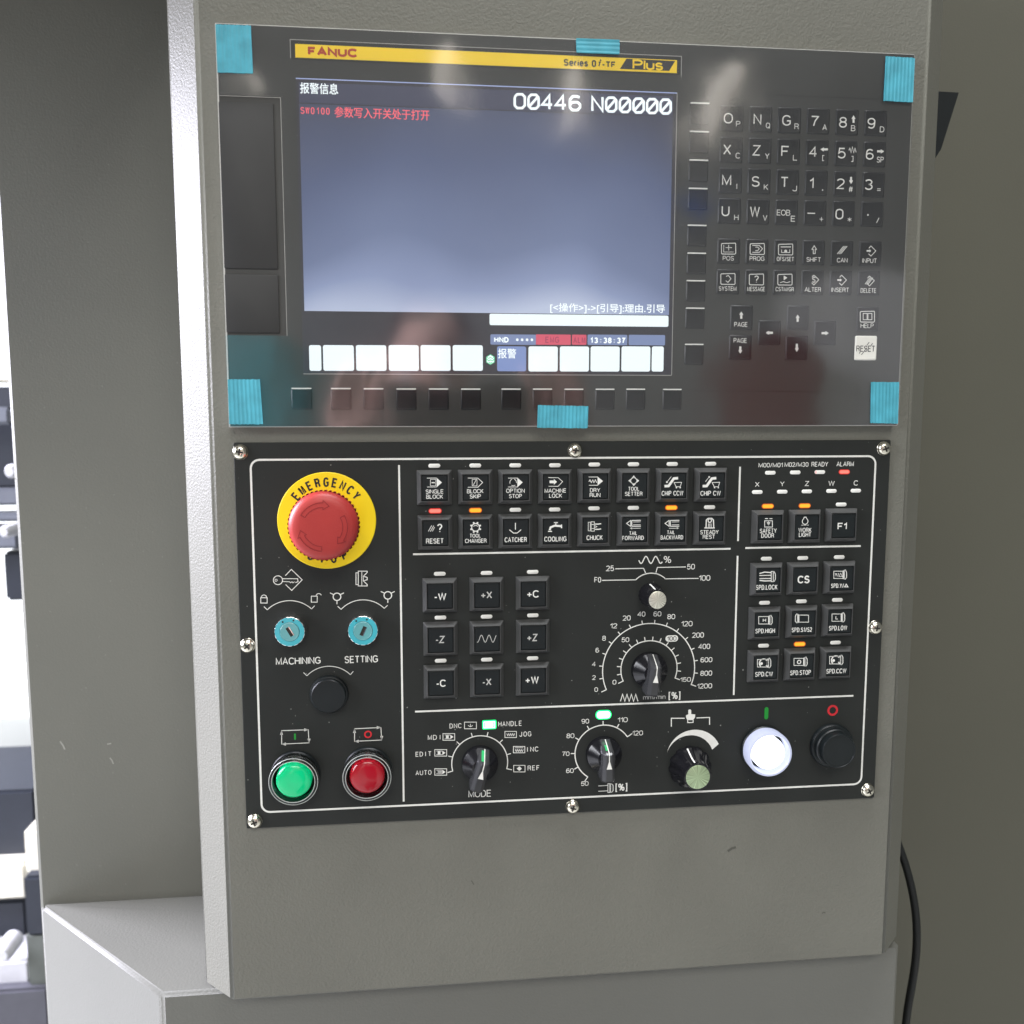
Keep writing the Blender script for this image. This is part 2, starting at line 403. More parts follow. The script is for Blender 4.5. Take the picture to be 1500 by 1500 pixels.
def rect_px(x0, y0, x1, y1, Y):
    xm, ym = (x0 + x1) / 2, (y0 + y1) / 2
    return at(x0, ym, Y)[0], at(x1, ym, Y)[0], at(xm, y1, Y)[1], at(xm, y0, Y)[1]

def flatten(me):                            # big faces flat, the rounded edges between them smooth
    for p_ in me.polygons: p_.use_smooth = p_.area < 2.5e-3 * 2
# ================================================================== large structure
PF = 2.0                                    # front plane of the housing
Z0 = at(342, 1467, PF)[1]
XL = (at(283, 0, PF)[0] + at(342, 1467, PF)[0]) / 2
XR = (at(1363, 0, PF)[0] + at(1296, 1391, PF)[0]) / 2
CH = 20.0
CABY = PF + 13                              # front of the cabinet below
YW = at_z(300, 1308, Z0)[1]                 # the machine wall behind
print('Z0 %.1f XL %.1f XR %.1f YW %.1f' % (Z0, XL, XR, YW))
ZT = 130.0
house = thing('control_housing', 'tall beige textured steel housing with chamfered sides that carries the screen and the black panel', 'control housing')
mb = MB()
def hs(z, inset=0):
    return [(XL, PF, z), (XR, PF, z), (XR + CH, PF + CH, z), (XR + CH, 96, z), (XL - CH, 96, z), (XL - CH, PF + CH, z)]
mb.rings([hs(Z0), hs(ZT)])
bm_me = mb.mesh('housing_shell', smooth=0)
bmx = bmesh.new(); bmx.from_mesh(bm_me)
bmesh.ops.bevel(bmx, geom=list(bmx.edges), offset=0.0018, segments=3, affect='EDGES', clamp_overlap=True)
bmx.to_mesh(bm_me); bmx.free(); flatten(bm_me)
link('housing_shell', bm_me, paint, house)
mb = MB()                                   # black bracket that shows behind the right side
q = [at(x, y, 70) for x, y in ((1330, 133), (1402, 137), (1376, 220), (1330, 290))]
mb.prism(q, 68, 80)
mb.build('side_bracket', satin_black, house, label='black bracket sticking out behind the right side')

def wallbox(name, lab, x0, x1, y0, y1, z0, z1, m, bev=2.0, cat='machine wall', structure=True):
    mb = MB(); mb.box(x0, x1, y0, y1, z0, z1); me = mb.mesh(name, smooth=0)
    b = bmesh.new(); b.from_mesh(me)
    bmesh.ops.bevel(b, geom=list(b.edges), offset=bev * K, segments=3, affect='EDGES')
    b.to_mesh(me); b.free()
    flatten(me)
    return link(name, me, m, None, label=lab, category=cat)
XWL = at(6, 450, YW)[0] - 1.2
wallbox('machine_wall', 'smooth grey beige machine wall left of and behind the control housing', XWL, 200, YW, YW + 45, -1500, 700, wall_paint, 3)
wallbox('machine_door', 'shade-toned olive grey machine door right of the control housing behind the cable', 202, 1400, YW + 2, YW + 40, -1500, 700, dark_paint, 2, 'machine door')
# hood that shades the top of the wall
wallbox('machine_hood', 'grey machine hood above the wall left of the housing', XWL - 330, XL - CH - 12, -240, YW - 1, 76, 116, wall_paint, 2, 'machine hood')

# cabinet below with its ledge
A = (at(235, 1452, CABY)[0], CABY)
B = at_z(60, 1326, Z0)
XCR = at(1318, 1390, CABY)[0]
mb = MB()
pts = [(A[0], A[1]), (XCR, CABY), (XCR, YW - 1), (B[0], YW - 1), (B[0], B[1])]
mb.rings([[(x, y, z) for x, y in pts] for z in (-1500, Z0 - 0.4)])
me = mb.mesh('lower_cabinet', smooth=0)
b = bmesh.new(); b.from_mesh(me)
bmesh.ops.bevel(b, geom=list(b.edges), offset=0.0025, segments=3, affect='EDGES'); b.to_mesh(me); b.free()
flatten(me)
link('lower_cabinet', me, cab_paint, None, label='pale grey sheet metal cabinet with slanted left side under the control housing', category='cabinet')

# cable
def tube(name, pts, r, m, parent=None, **pr):
    c = bpy.data.curves.new(name, 'CURVE'); c.dimensions = '3D'; c.bevel_depth = r * K; c.bevel_resolution = 5; c.use_fill_caps = True
    sp = c.splines.new('NURBS'); sp.points.add(len(pts) - 1); sp.order_u = 4; sp.use_endpoint_u = True; sp.resolution_u = 8
    for i, p in enumerate(pts): sp.points[i].co = (p[0] * K, p[1] * K, p[2] * K, 1)
    o = bpy.data.objects.new(name, c); COL.objects.link(o)
    dg = bpy.context.evaluated_depsgraph_get(); dg.update()
    me = bpy.data.meshes.new_from_object(o.evaluated_get(dg)); me.name = name
    bpy.data.objects.remove(o)
    for p_ in me.polygons: p_.use_smooth = True
    me.materials.clear()
    return link(name, me, m, parent, **pr)
cp = [(1300, 1200, 90), (1312, 1225, 88), (1328, 1268, 85), (1340, 1320, 82), (1344, 1368, 80), (1341, 1415, 80), (1332, 1462, 80), (1325, 1505, 80), (1320, 1600, 80)]
tube('power_cable', [(at(x, y, Y)[0], Y, at(x, y, Y)[1]) for x, y, Y in cp], 2.9, cable_m, label='black cable hanging in a curve from behind the housing beside the lower cabinet', category='cable')
def scuff(surface, pts, w, m, host):
    mb = MB(); n = len(pts)
    for (x, y), (x2, y2) in zip(pts, pts[1:]):
        pass
    mb.ribbon(pts, w, surface)
    o = mb.build('scuff_mark', m, host, smooth=0, recalc=False)
pale_scuff = mat('pale_scuff', (0.32, 0.32, 0.29), 0.6)
dark_scuff = mat('dark_smudge', (0.085, 0.085, 0.072), 0.6)
wallo = bpy.data.objects['machine_wall']
for a_, b_, w_ in (((88, 1086), (95, 1098), 1.1), ((157, 1090), (163, 1089), .9), ((161, 1110), (166, 1119), .9), ((20, 700), (24, 703), .6)):
    p, q = at(*a_, YW - .15), at(*b_, YW - .15); r_ = ((p[0] + q[0]) / 2 + .4, (p[1] + q[1]) / 2)
    scuff(YW - .15, [p, r_, q], w_, pale_scuff, wallo)
for a_, b_, w_ in (((1066, 1247), (1078, 1241), 1.5), ((1204, 1338), (1209, 1337), .7), ((690, 1290), (694, 1296), .5)):
    p, q = at(*a_, PF - .12), at(*b_, PF - .12); scuff(PF - .12, [p, ((p[0] + q[0]) / 2, (p[1] + q[1]) / 2 + .5), q], w_, dark_scuff, house)
# ================================================================== operator panel (lower, black)
PY = 0.0
panel = thing('operator_panel', 'black machine operator panel with emergency stop, square keys, knobs and lit buttons below the screen', 'operator panel')
x0 = (at(341, 648.7)[0] + at(361.9, 1213.8)[0]) / 2; x1 = (at(1305, 644.2)[0] + at(1281, 1169)[0]) / 2
z1 = (at(341, 648.7)[1] + at(1305, 644.2)[1]) / 2; z0 = (at(361.9, 1213.8)[1] + at(1281, 1169)[1]) / 2
mb = MB(); o0 = rr((x0 + x1) / 2, (z0 + z1) / 2, x1 - x0, z1 - z0, 1.0, 3); o1 = rr((x0 + x1) / 2, (z0 + z1) / 2, x1 - x0 - .5, z1 - z0 - .5, .8, 3)
mb.rings([[(x, PF, z) for x, z in o0], [(x, PY + .3, z) for x, z in o0], [(x, PY, z) for x, z in o1]])
mb.build('panel_plate', plate_m, panel)
Z1 = Zoom(340, 630, 5.357, PY); Z2 = Zoom(340, 820, 3.657, PY); Z3 = Zoom(600, 670, 6, PY); Z4 = Zoom(840, 670, 6, PY)
Z5 = Zoom(600, 820, 6.25, PY); Z6 = Zoom(840, 800, 6.25, PY); Z7 = Zoom(1070, 640, 6, PY); Z8 = Zoom(1070, 800, 6, PY)
Z9 = Zoom(590, 1030, 6.25, PY); Z10 = Zoom(810, 1020, 5.769, PY); Z11 = Zoom(1060, 1010, 6, PY); Z12 = Zoom(380, 860, 6.818, PY)
ZP = Zoom(0, 0, 1, PY)

# frame and dividing lines
xa = (at(367.4, 740)[0] + at(384.5, 1170)[0]) / 2; xb = (at(1282.5, 690)[0] + at(1262, 1120)[0]) / 2
za = (at(400, 674.4)[1] + at(1240, 667.5)[1]) / 2; zb = (at(400, 1190.5)[1] + at(1240, 1148)[1]) / 2
mb = MB(); mb.ribbon(rr((xa + xb) / 2, (za + zb) / 2, xb - xa, za - zb, 5, 6), 1.15, PY - .1, True)
mb.build('border_line', ink, panel, smooth=0, recalc=False)
for (a, b_) in (((583.4, 681.3), (592.4, 1174)), ((605, 812.4), (1070, 803.3)), ((1084.2, 683.7), (1080.8, 792.5)), ((1091.7, 803.3), (1260.8, 799.2)), ((1080.5, 814.2), (1074.5, 1018)), ((608, 1043.7), (1250, 1017.8))):
    p, q = at(*a), at(*b_)
    if abs(p[0] - q[0]) < abs(p[1] - q[1]): p, q = ((p[0] + q[0]) / 2, p[1]), ((p[0] + q[0]) / 2, q[1])
    else: p, q = (p[0], (p[1] + q[1]) / 2), (q[0], (p[1] + q[1]) / 2)
    mb = MB(); mb.ribbon([p, q], 1.1, PY - .1); mb.build('dividing_line', ink, panel, smooth=0, recalc=False)

# square push keys
KY = PY - 4.6
def key_meshes(w):
    mb = MB()
    R_ = lambda s_, y: [(x, y, z) for x, z in rr(0, 0, s_, s_, .25, 1)]
    mb.rings([R_(w, 0), R_(w, -1.0), R_(w - 4.4, -4.9), R_(w - 5.0, -4.9), R_(w - 5.0, -3.0)], True, True)
    bez = mb.mesh('push_key', smooth=20)
    mb = MB(); c = w - 5.7
    R2 = lambda s_, y: [(x, y, z) for x, z in rr(0, 0, s_, s_, .5, 3)]
    mb.rings([R2(c, -3.0), R2(c, -4.3), R2(c - .7, -4.6)], True, True)
    cap = mb.mesh('key_cap', smooth=25)
    bez.materials.append(bez_m); cap.materials.append(cap_m)
    return bez, cap
BEZ, CAP = key_meshes(20.6)
def lamp(cx, cz, parent, core=None, edge=None, w=7.0, h=2.35, name='indicator_lamp', label=None):
    mb = MB()
    if core is None:
        o_ = rr(0, 0, w, h, h / 2 - .01, 5); i_ = rr(0, 0, w - .3, h - .3, h / 2 - .17, 5)
        mb.rings([[(x, 0.0, z) for x, z in o_], [(x, -.15, z) for x, z in o_], [(x, -.25, z) for x, z in i_]])
        return mb.build(name, led_off, parent, loc=(cx, PY, cz), label=label)
    w += .7; h += .7
    o_ = rr(0, 0, w, h, h / 2 - .01, 6)
    mb.rings([[(x, 0.0, z) for x, z in o_], [(x, -.2, z) for x, z in o_]])
    p = mb.build(name, edge, parent, loc=(cx, PY, cz), label=label)
    mb = MB(); i_ = rr(0, 0, w - 1.0, h - 1.0, (h - 1) / 2 - .01, 6)
    mb.rings([[(x, -.2, z) for x, z in i_], [(x, -.32, z) for x, z in i_]])
    mb.build('glowing_core', core, p)
    return p
KEYS = {}
def push_key(word, px, py, state=None):
    cx, cz = at(px, py, PY - 2.0)
    k = link('push_key', BEZ, None, panel, loc=(cx, PY, cz), label='square black key marked ' + word)
    link('key_cap', CAP, None, k)
    KEYS[word] = (k, cx, cz)
    st = {None: (None, None, None), 'amber': (amber_core, amber_edge, 'amber indicator lamp, lit'), 'red': (redl_core, redl_edge, 'red indicator lamp, lit')}[state]
    lamp(cx + .1, cz + 12.7, panel, st[0], st[1], label=st[2])
KT = [('SINGLE BLOCK', 636.4, 714.2, None), ('BLOCK SKIP', 696.4, 713.7, None), ('OPTION STOP', 755, 713.3, None), ('MACHINE LOCK', 813.2, 713, None),
      ('DRY RUN', 871, 711.8, None), ('TOOL SETTER', 928.3, 711.3, None), ('CHIP CCW', 985.2, 710.8, None), ('CHIP CW', 1041.5, 710.3, None),
      ('RESET', 637.6, 780.2, 'red'), ('TOOL CHANGER', 696.7, 779.2, 'amber'), ('CATCHER', 755.2, 778.3, None), ('COOLING', 812.8, 777.7, None),
      ('CHUCK', 870.5, 775.8, None), ('TAIL FORWARD', 928.2, 775, None), ('TAIL BACKWARD', 983.9, 774.5, 'amber'), ('STEADY REST', 1039.9, 773.7, None),
      ('-W', 644.4, 872.2, None), ('+X', 713, 870.8, None), ('+C', 780.6, 869.1, None), ('-Z', 645.4, 936.2, None), ('rapid wave', 713, 934.6, None),
      ('+Z', 780.8, 932.5, None), ('-C', 645.8, 999.2, None), ('-X', 713.3, 997.4, None), ('+W', 780.5, 995.2, None),
      ('SAFETY DOOR', 1125.3, 772, 'amber'), ('WORK LIGHT', 1179.3, 771.2, 'amber'), ('F1', 1232.8, 769.3, None),
      ('SPD.LOCK', 1123.2, 848.8, None), ('CS', 1176.5, 847.7, None), ('SPD.Y/delta', 1230, 846.2, None), ('SPD.HIGH', 1120.6, 913.3, None),
      ('SPD.S1/S2', 1174.5, 911, None), ('SPD.LOW', 1227.3, 908.8, None), ('SPD.CW', 1119.0, 976, None), ('SPD.STOP', 1172, 973.5, 'amber'), ('SPD.CCW', 1224.5, 971.2, None)]
for k_ in KT: push_key(*k_)
def legend(word, zoom):
    return Ink(zoom.on(KY), 0.07)
def fin(ink_, word, m=ink):
    k, cx, cz = KEYS[word]
    ink_.mb.v = [(x - cx, y - PY, z - cz) for x, y, z in ink_.mb.v]
    ink_.build('legend', m, k)
B_ = 0.014
i = legend('', Z3); i.l((152, 182), (238, 182)).l((155, 260), (238, 260)).p((238, 180), (284, 221), (238, 262)).r(183, 194, 230, 250).l((193, 222), (222, 222), w=10); i.t('SINGLE', 220, 300, 157, 37, B_).t('BLOCK', 220, 345, 148, 37, B_); fin(i, 'SINGLE BLOCK')
i = legend('', Z3); i.l((512, 182), (600, 182), (642, 220), (600, 262), (512, 262)).r(550, 194, 592, 250).l((558, 245), (585, 199)); i.t('BLOCK', 577, 297, 145, 37, B_).t('SKIP', 578, 343, 98, 37, B_); fin(i, 'BLOCK SKIP')
i = legend('', Z3); i.l((865, 182), (947, 182)).l((865, 260), (947, 260)).p((947, 179), (994, 219), (947, 263)).c(910, 220, 29, 5, 20, 100).c(910, 220, 29, 5, 140, 210).c(910, 220, 29, 5, 250, 340); i.t('OPTION', 930, 293, 163, 37, B_).t('STOP', 930, 340, 113, 37, B_); fin(i, 'OPTION STOP')
i = legend('', Z3); i.l((1220, 178), (1305, 178), (1345, 213), (1305, 254), (1222, 254)).p((1230, 203), (1268, 203), (1268, 190), (1295, 215), (1268, 240), (1268, 227), (1230, 227)); i.t('MACHINE', 1281, 292, 190, 37, B_).t('LOCK', 1283, 336, 115, 37, B_); fin(i, 'MACHINE LOCK')
i = legend('', Z3); i.l((165, 650), (195, 598)).l((182, 652), (212, 600)).l((200, 650), (220, 612)).t('?', 265, 622, 45, 78, B_).t('RESET', 222, 735, 155, 46, B_); fin(i, 'RESET')
i = legend('', Z3); i.c(580, 615, 34, 8).c(580, 622, 24, 5, -50, 50)
for a in range(8): i.d(580 + 43 * math.cos(a * PI / 4 + .39), 615 + 43 * math.sin(a * PI / 4 + .39), 8)
i.t('TOOL', 577, 688, 98, 35, B_).t('CHANGER', 582, 733, 190, 37, B_); fin(i, 'TOOL CHANGER')
i = legend('', Z3); i.l((930, 575), (930, 635), w=7).l((877, 635), (912, 665), (945, 665), (980, 635), w=7).t('CATCHER', 933, 723, 195, 44, B_); fin(i, 'CATCHER')
i = legend('', Z3); i.l((1268, 573), (1304, 573), w=9).l((1285, 573), (1285, 592), w=8).l((1230, 640), (1240, 614), (1275, 600), (1330, 604), w=17).l((1335, 590), (1335, 622), w=10).l((1216, 650), (1252, 650), w=9).t('COOLING', 1281, 717, 195, 44, B_); fin(i, 'COOLING')
i = legend('', Z4); i.l((133, 172), (212, 172)).l((135, 245), (212, 245)).p((212, 169), (259, 208), (212, 248)).l((135, 213), (145, 197), (157, 222), (170, 197), (180, 222), (192, 197), (205, 222), w=6).t('DRY', 190, 288, 90, 36, B_).t('RUN', 190, 331, 95, 36, B_); fin(i, 'DRY RUN')
i = legend('', Z4); i.c(530, 205, 26, 6).p((512, 180), (530, 158), (548, 180)).p((512, 230), (548, 230), (530, 252)).p((505, 187), (505, 223), (482, 205)).p((555, 187), (578, 205), (555, 223)).t('TOOL', 530, 276, 98, 35, B_).t('SETTER', 530, 320, 155, 36, B_); fin(i, 'TOOL SETTER')
for dx, wd, tx, ww in ((0, 'CHIP CCW', 870, 190), (335, 'CHIP CW', 1205, 178)):
    i = legend('', Z4); i.l((800 + dx, 253), (836 + dx, 251), (882 + dx, 186), (920 + dx, 182), w=22).l((884 + dx, 221), (902 + dx, 258), (938 + dx, 258), (950 + dx, 219), w=5, closed=True).d(905 + dx, 266, 6).d(938 + dx, 266, 6)
    i.l((860 + dx, 168), (824 + dx, 214), w=4).d(*((822 + dx, 217, 8) if dx == 0 else (858 + dx, 172, 8))).t(wd, tx, 315, ww, 42, B_); fin(i, wd)
i = legend('', Z4); i.r(130, 570, 148, 645).r(155, 566, 184, 648, 5).l((160, 590), (180, 590)).l((160, 625), (180, 625)).l((190, 586), (220, 586), (243, 582), w=9).l((190, 632), (220, 632), (243, 628), w=9).l((190, 600), (205, 608), (190, 617)).t('CHUCK', 186, 705, 142, 42, B_); fin(i, 'CHUCK')
for dx, wd, t2, x2, w2 in ((0, 'TAIL FORWARD', 'FORWARD', 523, 190), (338, 'TAIL BACKWARD', 'BACKWARD', 865, 198)):
    i = legend('', Z4); i.l((467 + dx, 580), (502 + dx, 554), (502 + dx, 606), w=6, closed=True).l((512 + dx, 554), (512 + dx, 606), w=8).l((512 + dx, 555), (592 + dx, 553), w=7).l((525 + dx, 568), (590 + dx, 566), w=4).l((512 + dx, 605), (592 + dx, 604), w=7).l((525 + dx, 592), (590 + dx, 591), w=4).l((502 + dx, 623), (590 + dx, 622), w=4)
    i.p(*(((495, 623), (515, 614), (515, 632)) if dx == 0 else ((928, 622), (908, 613), (908, 631))))
    i.t('TAIL', 525 if dx == 0 else 857, 666 if dx == 0 else 659, 70, 33, B_).t(t2, x2, 708 if dx == 0 else 703, w2, 37, B_); fin(i, wd)
i = legend('', Z4); i.l((1150, 620), (1242, 620), w=8).l((1165, 616), (1168, 550), (1183, 536), (1216, 536), (1230, 550), (1233, 616), w=9).c(1198, 556, 15, 8).l((1187, 580), (1185, 615), w=5).l((1198, 580), (1198, 615), w=5).l((1209, 580), (1211, 615), w=5).t('STEADY', 1195, 657, 162, 36, B_).t('REST', 1190, 698, 108, 36, B_); fin(i, 'STEADY REST')
for wd, x, y, w in (('-W', 280, 337, 112), ('+X', 703, 322, 105), ('+C', 1128, 313, 112), ('-Z', 278, 730, 85), ('+Z', 1122, 712, 98), ('-C', 287, 1130, 90), ('-X', 707, 1118, 85), ('+W', 1120, 1100, 125)):
    i = legend('', Z5); i.t(wd, x, y, w, 68, .02); fin(i, wd, ink if wd in ('-W', '+C', '-C', '+W') else ink2)
i = legend('', Z5); i.l(*[(617 + 176 * t / 40, 722 + 33 * math.cos(2 * PI * 2.5 * t / 40 + PI * .72 - .2 + PI * 1.2)) for t in range(41)], w=6); fin(i, 'rapid wave', ink2)
i = legend('', Z7); i.r(300, 737, 368, 792, 6).l((303, 718), (330, 718), w=7).l((342, 718), (368, 718), w=7).l((334, 735), (334, 780), w=5).p((318, 750), (350, 750), (334, 782)).t('SAFETY', 332, 825, 148, 38, B_).t('DOOR', 327, 867, 112, 38, B_); fin(i, 'SAFETY DOOR')
i = legend('', Z7); i.c(656, 742, 25, 6, 35, 325).l((642, 722), (648, 705), (665, 705), (671, 722), w=6).t('---', 655, 775, 70, 4, .01).t('WORK', 655, 818, 115, 38, B_).t('LIGHT', 655, 859, 108, 38, B_); fin(i, 'WORK LIGHT')
i = legend('', Z7); i.t('F1', 982, 785, 82, 58, .025); fin(i, 'F1')
i = legend('', Z8); i.t('CS', 643, 293, 105, 66, .03); fin(i, 'CS')
def spindle(i, x0, y0, x1, y1, flip=False):
    w = x1 - x0; d = -1 if flip else 1; xe = x0 if flip else x1
    i.r(x0, y0, x1, y1, 5)
    i.l((xe + 5 * d, y0 - 8), (xe + 5 * d, y1 + 6), w=5).l((xe + 13 * d, y0 - 12), (xe + 13 * d, y1 + 8), w=5).l((xe + 20 * d, y0 - 14), (xe + 32 * d, y0 + 8), (xe + 32 * d, y1 - 10), (xe + 20 * d, y1 + 8), w=6)
i = legend('', Z8); i.l((255, 240), (300, 228), (355, 232), w=9).l((255, 258), (355, 256), w=7).l((255, 285), (355, 284), w=7).l((255, 300), (300, 306), (355, 304), w=9).r(358, 222, 376, 312, 6).l((384, 222), (394, 245), (394, 290), (384, 312), w=6).t('SPD.LOCK', 318, 362, 190, 44, B_); fin(i, 'SPD.LOCK')
i = legend('', Z8); spindle(i, 908, 220, 988, 284); i.t('Y/', 935, 252, 34, 32, .02).l((953, 266), (968, 238), (983, 266), w=4, closed=True).t('SPD.Y/', 940, 348, 112, 40, B_).l((1002, 358), (1017, 334), (1032, 358), w=7, closed=True); fin(i, 'SPD.Y/delta')
i = legend('', Z8); spindle(i, 248, 619, 334, 684); i.t('H', 298, 651, 28, 30, .03).t('SPD.HIGH', 305, 745, 172, 42, B_); fin(i, 'SPD.HIGH')
i = legend('', Z8); spindle(i, 602, 606, 686, 668, True); i.t('SPD.S1/S2', 627, 735, 178, 42, B_); fin(i, 'SPD.S1/S2')
i = legend('', Z8); spindle(i, 892, 596, 972, 660); i.t('L', 935, 628, 24, 30, .03).t('SPD.LOW', 945, 720, 160, 42, B_); fin(i, 'SPD.LOW')
for dx, dy, wd, tx, ty, tw in ((0, 0, 'SPD.CW', 295, 1125, 155), (634, -27, 'SPD.CCW', 930, 1098, 175)):
    i = legend('', Z8); spindle(i, 237 + dx, 996 + dy, 322 + dx, 1062 + dy); i.c(290 + dx, 1028 + dy, 36, 10, -140, 140).d(272 + dx, 1032 + dy, 12).t(wd, tx, ty, tw, 42, B_); fin(i, wd)
i = legend('', Z8); spindle(i, 558, 986, 642, 1048); i.c(603, 1018, 15, 8).t('SPD.STOP', 615, 1112, 182, 42, B_); fin(i, 'SPD.STOP')

# indicator row, top right
for x, y, st, lb in ((1128.3, 692.5, 0, 'M00/M01'), (1164.8, 692, 0, 'M02/M30'), (1200.8, 691.5, 0, 'READY'), (1236.7, 691.2, 1, 'ALARM'), (1109.2, 720.8, 0, 'X'), (1145.8, 720.3, 0, 'Y'), (1181.8, 719.8, 0, 'Z'), (1217.8, 719.2, 0, 'W'), (1253.5, 718.7, 0, 'C')):
    cx, cz = at(x, y)
    if st: lamp(cx, cz, panel, redl_core, redl_edge, w=6.4, h=2.2, label='red lamp under ALARM, lit')
    else:
        lo = lamp(cx, cz, panel, w=6.7, h=2.3)
        if lb == 'READY':
            lo['label'] = 'lamp under READY, its left half faintly red'; mb = MB(); mb.flat([p_ for p_ in rr(0, 0, 6.3, 1.95, .95, 5) if p_[0] < -.1] , -.27); mb.build('red_glow', mat('faint_red_glow', (.8, .45, .42), .5, emit=(.9, .25, .22), estr=.35), lo, smooth=0, recalc=False)
def ptext(zoom, items, m=ink, bold=.012):
    for t_, x, y, w, h in items:
        Ink(zoom).t(t_, x, y, w, h, bold).build('printed_word', m, panel)
ptext(Z7, [('M00/M01', 353, 248, 213, 40), ('M02/M30', 580, 243, 210, 40), ('READY', 785, 240, 146, 40), ('ALARM', 1008, 238, 152, 40), ('X', 235, 417, 38, 42), ('Y', 455, 413, 38, 42), ('Z', 672, 410, 36, 42), ('W', 888, 408, 54, 42), ('C', 1102, 405, 38, 44)])
ptext(Z12, [('MACHINING', 388, 736, 447, 74), ('SETTING', 1017, 720, 333, 74)])
FACE[0] = MONO
ptext(Z9, [('DNC', 483, 207, 110, 46), ('HANDLE', 982, 187, 216, 48), ('JOG', 1122, 282, 108, 48), ('INC', 1190, 421, 103, 46), ('REF', 1197, 592, 108, 46), ('MDI', 287, 313, 115, 46), ('EDIT', 190, 465, 145, 46), ('AUTO', 190, 636, 145, 46)], bold=.008)
FACE[0] = SANS
ptext(Z9, [('MODE', 705, 828, 208, 66)], bold=.004)
ptext(Z6, [('%', 860, 122, 68, 64), ('25', 335, 203, 72, 50), ('50', 1075, 188, 72, 50), ('F0', 222, 308, 62, 50), ('100', 1200, 291, 105, 50), ('[%]', 925, 1370, 108, 78),
           ('0', 208, 1313, 32, 42), ('2', 187, 1203, 32, 42), ('4', 187, 1080, 34, 42), ('6', 218, 952, 33, 44), ('8', 280, 843, 34, 46), ('12', 367, 730, 66, 46), ('20', 487, 658, 72, 46), ('40', 622, 622, 72, 46), ('60', 768, 620, 72, 46), ('80', 895, 645, 72, 46), ('120', 1038, 710, 104, 48), ('200', 1140, 814, 108, 48), ('400', 1197, 918, 108, 48), ('600', 1217, 1040, 108, 46), ('800', 1215, 1163, 108, 46), ('1200', 1200, 1280, 138, 46),
           ('50', 475, 857, 70, 44), ('0', 375, 1245, 34, 44), ('150', 1026, 1221, 98, 42)], bold=.01)
ptext(Z6, [('mm/min', 740, 1382, 205, 44)], ink2, .008)
ptext(Z10, [('50', 268, 737, 64, 38), ('60', 143, 628, 64, 40), ('70', 108, 485, 62, 38), ('80', 147, 333, 66, 40), ('90', 273, 210, 64, 40), ('110', 588, 198, 86, 42), ('120', 715, 310, 90, 42), ('[%]', 578, 770, 100, 74)], bold=.008)

def symbol(i, m=ink, label=None): i.build('printed_symbol', m, panel, label=label)
i = Ink(Z1); i.c(360, 1178, 36, 6).c(345, 1178, 9, 4).l((397, 1166), (515, 1166), (517, 1190), (497, 1196), w=6).l((397, 1188), (452, 1190), (458, 1198), (470, 1190), (478, 1198), (490, 1190), w=5).l((418, 1142), (465, 1093), (550, 1175), (468, 1258), (420, 1212), w=6); symbol(i, label='white key and diamond symbol')
i = Ink(Z1); i.r(225, 1315, 275, 1357, 6).c(250, 1314, 21, 6, -90, 90); symbol(i, label='closed padlock symbol')
i = Ink(Z1); i.r(622, 1303, 668, 1350, 6).c(680, 1303, 21, 6, -90, 70); symbol(i, label='open padlock symbol')
i = Ink(Z1); i.l((250, 1385), (277, 1411), w=6).a3((275, 1411), (450, 1338), (625, 1405), 6).l((622, 1405), (648, 1378), w=6); symbol(i)
i = Ink(Z1); i.l((988, 1120), (972, 1120), (972, 1212), (988, 1212), w=6).l((990, 1107), (1060, 1107), (1060, 1117), (1030, 1147), (1060, 1156), (1060, 1174), (1030, 1183), (1060, 1212), (1060, 1223), (990, 1223), w=6, closed=True).l((1018, 1107), (1018, 1223), w=5).l((1030, 1147), (1030, 1183), w=5); symbol(i, label='white chuck symbol')
for cx, cy in ((823, 1308), (1222, 1297)):
    i = Ink(Z1); i.c(cx, cy, 30, 8).l((cx - 28, cy - 18), (cx - 55, cy - 31), w=7).l((cx + 28, cy - 18), (cx + 54, cy - 31), w=7).l((cx, cy + 32), (cx, cy + 58), w=7); symbol(i)
i = Ink(Z1); i.l((828, 1382), (856, 1407), w=6).a3((855, 1407), (1040, 1332), (1195, 1400), 6).l((1193, 1400), (1220, 1374), w=6); symbol(i)
i = Ink(Z12); i.l((440, 853), (475, 886), w=7).a3((474, 886), (705, 790), (910, 876), 7).l((908, 876), (938, 840), w=7); symbol(i)
for TL, TR, BR, BL in (((265, 915), (408, 910), (412, 980), (266, 987)), ((656, 905), (797, 898), (801, 965), (656, 972))):
    i = Ink(Z2); i.l(TL, TR, BR, BL, w=4, closed=True)
    i.p((TR[0] - 22, TR[1] - 8), (TR[0] + 2, TR[1]), (TR[0] - 22, TR[1] + 9)).p((BR[0] - 8, BR[1] - 22), (BR[0], BR[1] + 3), (BR[0] + 8, BR[1] - 22)).p((BL[0] + 22, BL[1] - 8), (BL[0] - 2, BL[1]), (BL[0] + 22, BL[1] + 8)).p((TL[0] - 8, TL[1] + 22), (TL[0], TL[1] - 3), (TL[0] + 8, TL[1] + 22)); symbol(i, label='white loop of arrows')
def capsule(zoom, x, y, w, h, m, label):
    k = zoom.sc(x, y); c = zoom(x, y); mb = MB(); mb.flat(rr(c[0], c[1], w * k, h * k, min(w, h) * k / 2 - .01, 6), zoom.Y - .12); mb.build('printed_symbol', m, panel, smooth=0, recalc=False, label=label)
capsule(Z2, 337, 947, 10, 36, green_print, 'green start bar')
capsule(Z11, 375, 208, 34, 106, green_print, 'green power on bar')
symbol(Ink(Z2, .12).c(728, 935, 17, 8), red_print, 'red stop circle')
symbol(Ink(Z11, .12).c(958, 183, 38, 18), red_print, 'red power off circle')
